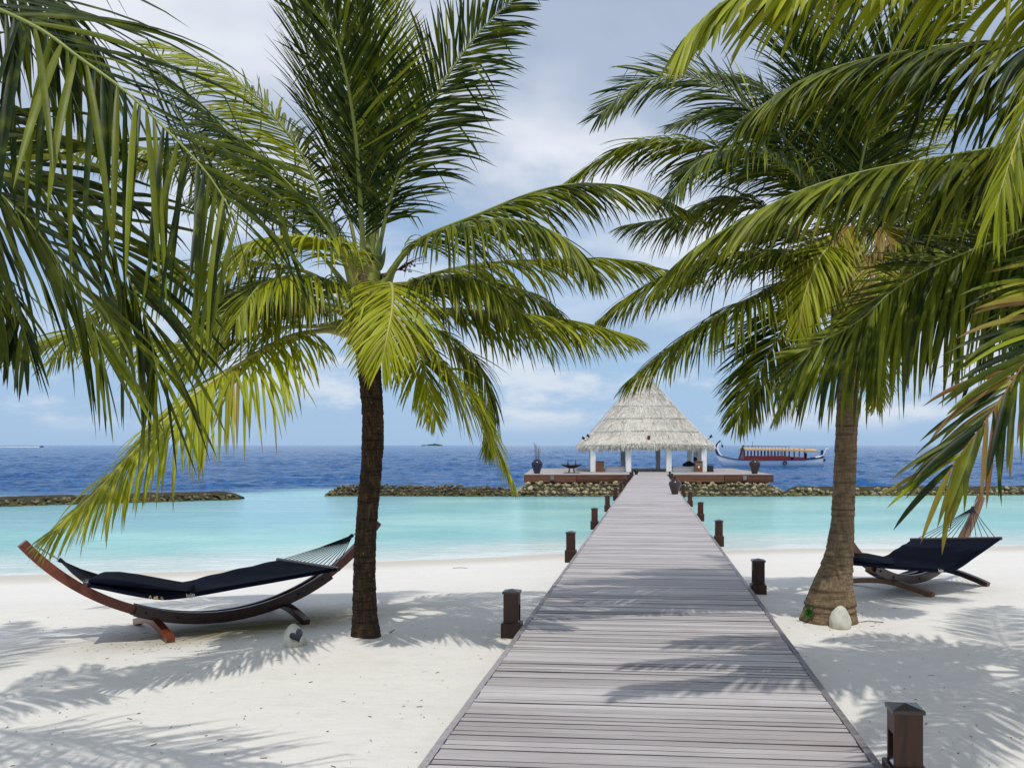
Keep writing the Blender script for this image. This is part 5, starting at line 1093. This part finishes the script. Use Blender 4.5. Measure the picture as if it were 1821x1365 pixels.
FR([(1505, 490, 8.8), (1490, 440, 8.4), (1462, 452, 8.1), (1432, 520, 7.95), (1420, 590, 7.9)], n=50, L=.6, w=.034, a=(52, 16), v=(-10, -10), droop=1.8, yel=.95, seed=49, p0=.3, roll=(15, 15))
FR([(1512, 500, 8.8), (1530, 455, 8.4), (1548, 480, 8.1), (1552, 550, 7.95), (1548, 620, 7.9)], n=50, L=.62, w=.034, a=(56, 18), v=(-10, -10), droop=2.2, yel=1.35, seed=50, p0=.26)
FR([(1516, 490, 8.9), (1590, 440, 8.5), (1660, 440, 8.2), (1720, 490, 8.0), (1760, 570, 7.9)], n=66, L=.74, w=.034, a=(60, 24), v=(-16, -22), droop=2.4, yel=.22, seed=51, p0=.18)
FR([(1500, 470, 9.1), (1440, 330, 9.3), (1360, 230, 9.4), (1280, 200, 9.5), (1200, 220, 9.5)], n=74, L=.78, w=.034, a=(58, 26), v=(0, -8), droop=1.2, yel=.1, seed=52, p0=.2, roll=(35, 35))
FR([(1508, 470, 8.8), (1530, 300, 8.4), (1570, 150, 8.0), (1630, 30, 7.7), (1700, -60, 7.5)], n=74, L=.8, w=.034, a=(54, 26), v=(16, 8), droop=.9, yel=.08, seed=53, p0=.2, roll=(30, 30))
FR([(1518, 480, 9.1), (1610, 380, 9.1), (1720, 330, 9.1), (1830, 350, 9.1), (1900, 420, 9.1)], n=74, L=.8, w=.034, a=(60, 26), v=(-8, -16), droop=1.8, yel=.15, seed=54, p0=.18, roll=(25, 25))

for i, (q0, q1, q2, q3, yl) in enumerate([((1470, 330), (1420, 220), (1350, 150), (1270, 130), .1), ((1530, 330), (1560, 220), (1600, 120), (1660, 40), .1), ((1580, 400), (1680, 400), (1760, 450), (1800, 540), .2), ((1440, 420), (1360, 400), (1280, 430), (1220, 500), .2), ((1560, 380), (1650, 330), (1750, 320), (1830, 360), .15), ((1490, 320), (1470, 200), (1440, 90), (1400, 0), .08)]):
    yy_ = 9.2 + .25 * i
    FR([(1508, 480, 9.0), (*q0, yy_), (*q1, yy_ + .1), (*q2, yy_ + .2), (*q3, yy_ + .3)], n=70, L=.8, w=.036, a=(60, 26), v=(-6, -14), droop=1.6, yel=yl, seed=120 + i, p0=.2, roll=(20, 20))

frond(PR, [(1516, 530, 8.85), (1560, 525, 8.6), (1610, 490, 8.4), (1650, 462, 8.2), (1720, 455, 8.0), (1790, 500, 7.9)], n=60, L=.6, w=.034, v=(-20, -24), droop=2.2, yel=.3, seed=131, p0=.45, rad=.026, rmat=plain('orange_leaf_stalk', (0.34, 0.12, 0.04), 0.5, 0.3, 0.3, 6))
frond(PR, [(1500, 530, 8.8), (1470, 500, 8.5), (1420, 462, 8.3), (1370, 448, 8.2), (1320, 470, 8.1)], n=50, L=.55, w=.03, v=(-16, -22), droop=2.2, yel=.4, seed=132, p0=.35, rad=.024, rb=.6, rmat=RACHY)

# ---- near palm off the left edge
PNL = palm_root('coconut palm off the left edge, its large dark fronds hanging into the upper left', Vector((-4.6, 3.9, gz(-4.6, 3.9))), 'coconut palms on the beach')
fz = gz(-4.6, 3.9)
def tri(p): return ((p[0] / p[1]) * FPX + CX, CY - (p[2] - HC) / p[1] * FPX)
def trunk_world(palm, pts, mat, seed):
    sp = []
    for (x, y, z, w_) in pts: a, b_ = tri((x, y, z)); sp.append((a, b_, w_ / y * FPX, y))
    return trunk(palm, sp, mat, seed, ring=.05)
trunk_world(PNL, [(-4.6, 3.9, fz - .05, .36), (-4.6, 3.9, fz + .3, .26), (-4.55, 3.9, fz + 1.5, .22), (-4.4, 3.9, fz + 3.2, .22), (-4.2, 3.9, fz + 4.4, .24)], TRUNKD, 14)
def FNL(pts, **k): return frond(PNL, pts, rb=.35, odd=.25, **k)  # leaf colour darkened to carry the shade of the crown above these fronds
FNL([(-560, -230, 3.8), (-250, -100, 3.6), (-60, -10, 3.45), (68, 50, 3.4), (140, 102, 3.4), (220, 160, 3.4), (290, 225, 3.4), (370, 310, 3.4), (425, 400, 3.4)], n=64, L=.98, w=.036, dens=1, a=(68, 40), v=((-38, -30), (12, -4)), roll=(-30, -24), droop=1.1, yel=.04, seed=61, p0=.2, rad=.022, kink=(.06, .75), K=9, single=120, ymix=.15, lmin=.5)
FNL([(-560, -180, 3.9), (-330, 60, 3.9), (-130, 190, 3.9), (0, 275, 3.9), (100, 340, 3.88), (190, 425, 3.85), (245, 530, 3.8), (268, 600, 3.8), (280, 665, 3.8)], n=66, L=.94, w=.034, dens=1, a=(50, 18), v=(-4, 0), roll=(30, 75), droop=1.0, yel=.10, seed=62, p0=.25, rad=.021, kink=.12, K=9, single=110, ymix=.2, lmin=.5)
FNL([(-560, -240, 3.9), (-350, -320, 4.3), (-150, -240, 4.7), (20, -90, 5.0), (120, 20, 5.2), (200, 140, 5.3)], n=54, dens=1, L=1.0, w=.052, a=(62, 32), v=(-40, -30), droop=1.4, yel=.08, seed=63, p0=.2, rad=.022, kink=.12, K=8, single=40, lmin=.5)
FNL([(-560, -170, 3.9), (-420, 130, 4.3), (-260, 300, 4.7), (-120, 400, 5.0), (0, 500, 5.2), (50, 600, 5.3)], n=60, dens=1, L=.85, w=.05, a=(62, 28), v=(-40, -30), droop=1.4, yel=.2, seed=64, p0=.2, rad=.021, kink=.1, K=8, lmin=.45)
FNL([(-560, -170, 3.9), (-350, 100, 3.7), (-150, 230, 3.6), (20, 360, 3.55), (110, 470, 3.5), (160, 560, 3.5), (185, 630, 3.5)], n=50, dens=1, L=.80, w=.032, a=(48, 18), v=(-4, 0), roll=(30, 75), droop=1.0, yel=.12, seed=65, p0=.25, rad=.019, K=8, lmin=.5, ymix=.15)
for i, (ax_, ay_) in enumerate(((-1, .3), (-.7, -.7), (-.3, 1))):
    c = Vector((-4.2, 3.9, fz + 4.5)); d = Vector((ax_, ay_, 0)).normalized(); frond(PNL, [tuple(c), tuple(c + d * .8 + Vector((0, 0, .7))), tuple(c + d * 1.9 + Vector((0, 0, .8))), tuple(c + d * 3.0 + Vector((0, 0, .1)))], n=56, L=.9, w=.05, v=(-10, -16), droop=2, yel=.2, seed=70 + i, world=False)

# ---- near palm off the right edge
PNR = palm_root('coconut palm off the right edge, its broad fronds hanging over the upper right', Vector((4.0, 5.3, gz(4.0, 5.3))), 'coconut palms on the beach')
fz = gz(4.0, 5.3)
trunk_world(PNR, [(4.0, 5.3, fz - .05, .4), (4.0, 5.3, fz + .3, .28), (4.05, 5.3, fz + 1.5, .23), (4.0, 5.3, fz + 2.8, .22), (3.9, 5.3, fz + 3.6, .24)], TRUNKD, 15)
def FNR(pts, **k): return frond(PNR, pts, **{'rb': .6, 'odd': .2, **k})
cr = (2190, 240)
FNR([(2190, 250, 5.3), (2000, 225, 5.35), (1802, 258, 5.45), (1660, 281, 5.5), (1528, 307, 5.5), (1422, 340, 5.5), (1317, 392, 5.5), (1237, 440, 5.5), (1192, 480, 5.5)], n=84, L=.62, w=.046, a=(62, 22), v=(-46, -30), droop=1.7, yel=.22, seed=81, p0=.14, rad=.02, K=8, single=90, ymix=.25, lmin=.4)
FNR([(2190, 230, 5.3), (2020, 20, 5.0), (1850, -70, 4.75), (1690, -85, 4.6), (1540, -70, 4.5), (1400, -40, 4.4), (1290, 0, 4.35), (1215, 70, 4.3)], n=70, L=.64, w=.056, a=(66, 24), v=(-50, -36), droop=1.6, yel=.66, seed=82, p0=.16, rad=.021, K=8, single=90, kink=.08, lmin=.45)
FNR([(2190, 240, 5.3), (2000, 100, 5.5), (1821, 76, 5.6), (1686, 80, 5.7), (1528, 108, 5.8), (1422, 145, 5.8), (1330, 205, 5.8)], n=80, L=.84, w=.044, a=(62, 24), v=(-44, -26), droop=1.6, yel=.08, seed=83, p0=.14, rad=.021, K=8, single=40, ymix=.3, lmin=.4)
FNR([(2190, 260, 5.3), (2060, 90, 4.8), (1930, 60, 4.4), (1850, 150, 4.15), (1805, 260, 4.05), (1770, 370, 4.0)], n=60, L=.5, w=.034, a=(48, 18), v=(-22, -18), droop=3.0, yel=.72, seed=84, p0=.22, rad=.019, K=8, single=30, lmin=.5)
FNR([(2190, 280, 5.3), (1990, 330, 5.5), (1860, 390, 5.6), (1740, 440, 5.7), (1654, 476, 5.7), (1586, 518, 5.7), (1528, 570, 5.7), (1435, 622, 5.7)], n=92, L=.98, w=.044, a=(66, 30), v=(-44, -34), droop=2.0, yel=.14, seed=85, p0=.16, rad=.02, K=8, single=50, ymix=.2, lmin=.5, kink=.12, roll=(20, 30))
FNR([(2190, 290, 5.4), (1990, 345, 5.8), (1860, 400, 6.0), (1740, 445, 6.1), (1654, 478, 6.1), (1586, 520, 6.1), (1528, 572, 6.1), (1432, 626, 6.1)], n=76, L=.52, w=.040, a=(62, 26), v=(-4, -4), droop=.9, yel=.22, seed=89, p0=.16, rad=.018, K=7, ymix=.2, lmin=.5, roll=(62, 58))
FNR([(2190, 300, 5.3), (2040, 400, 4.6), (1920, 520, 4.1), (1830, 635, 3.85), (1766, 729, 3.75), (1725, 785, 3.7), (1690, 832, 3.7)], n=50, L=.62, w=.046, a=(60, 16), v=(-6, -4), droop=.9, yel=-.1, odd=1.35, podd=.4, rb=.3, seed=86, p0=.2, rad=.014, K=8, roll=(45, 45), ymix=.25, rmat=RACHB, lmin=.55)
FNR([(2190, 270, 5.3), (2010, 230, 5.8), (1850, 240, 6.2), (1730, 300, 6.5), (1640, 390, 6.6)], n=72, L=.8, w=.044, a=(60, 26), v=(-22, -18), droop=2.4, yel=.15, seed=87, p0=.14, K=7)
FNR([(2190, 290, 5.3), (2060, 370, 5.9), (1940, 440, 6.3), (1850, 540, 6.5), (1800, 640, 6.6)], n=66, L=.78, w=.044, a=(60, 26), v=(-22, -18), droop=2.4, yel=.4, seed=88, p0=.14, K=7)
for i, (ax_, ay_) in enumerate(((1, .3), (.7, -.7), (-.1, -1), (.4, 1), (-.6, -.8))):
    c = Vector((3.9, 5.3, fz + 3.6)); d = Vector((ax_, ay_, 0)).normalized(); frond(PNR, [tuple(c), tuple(c + d * .8 + Vector((0, 0, .7))), tuple(c + d * 1.9 + Vector((0, 0, .8))), tuple(c + d * 3.0 + Vector((0, 0, .1)))], n=56, L=.85, w=.045, v=(-10, -16), droop=2, yel=.25, seed=90 + i, world=False)
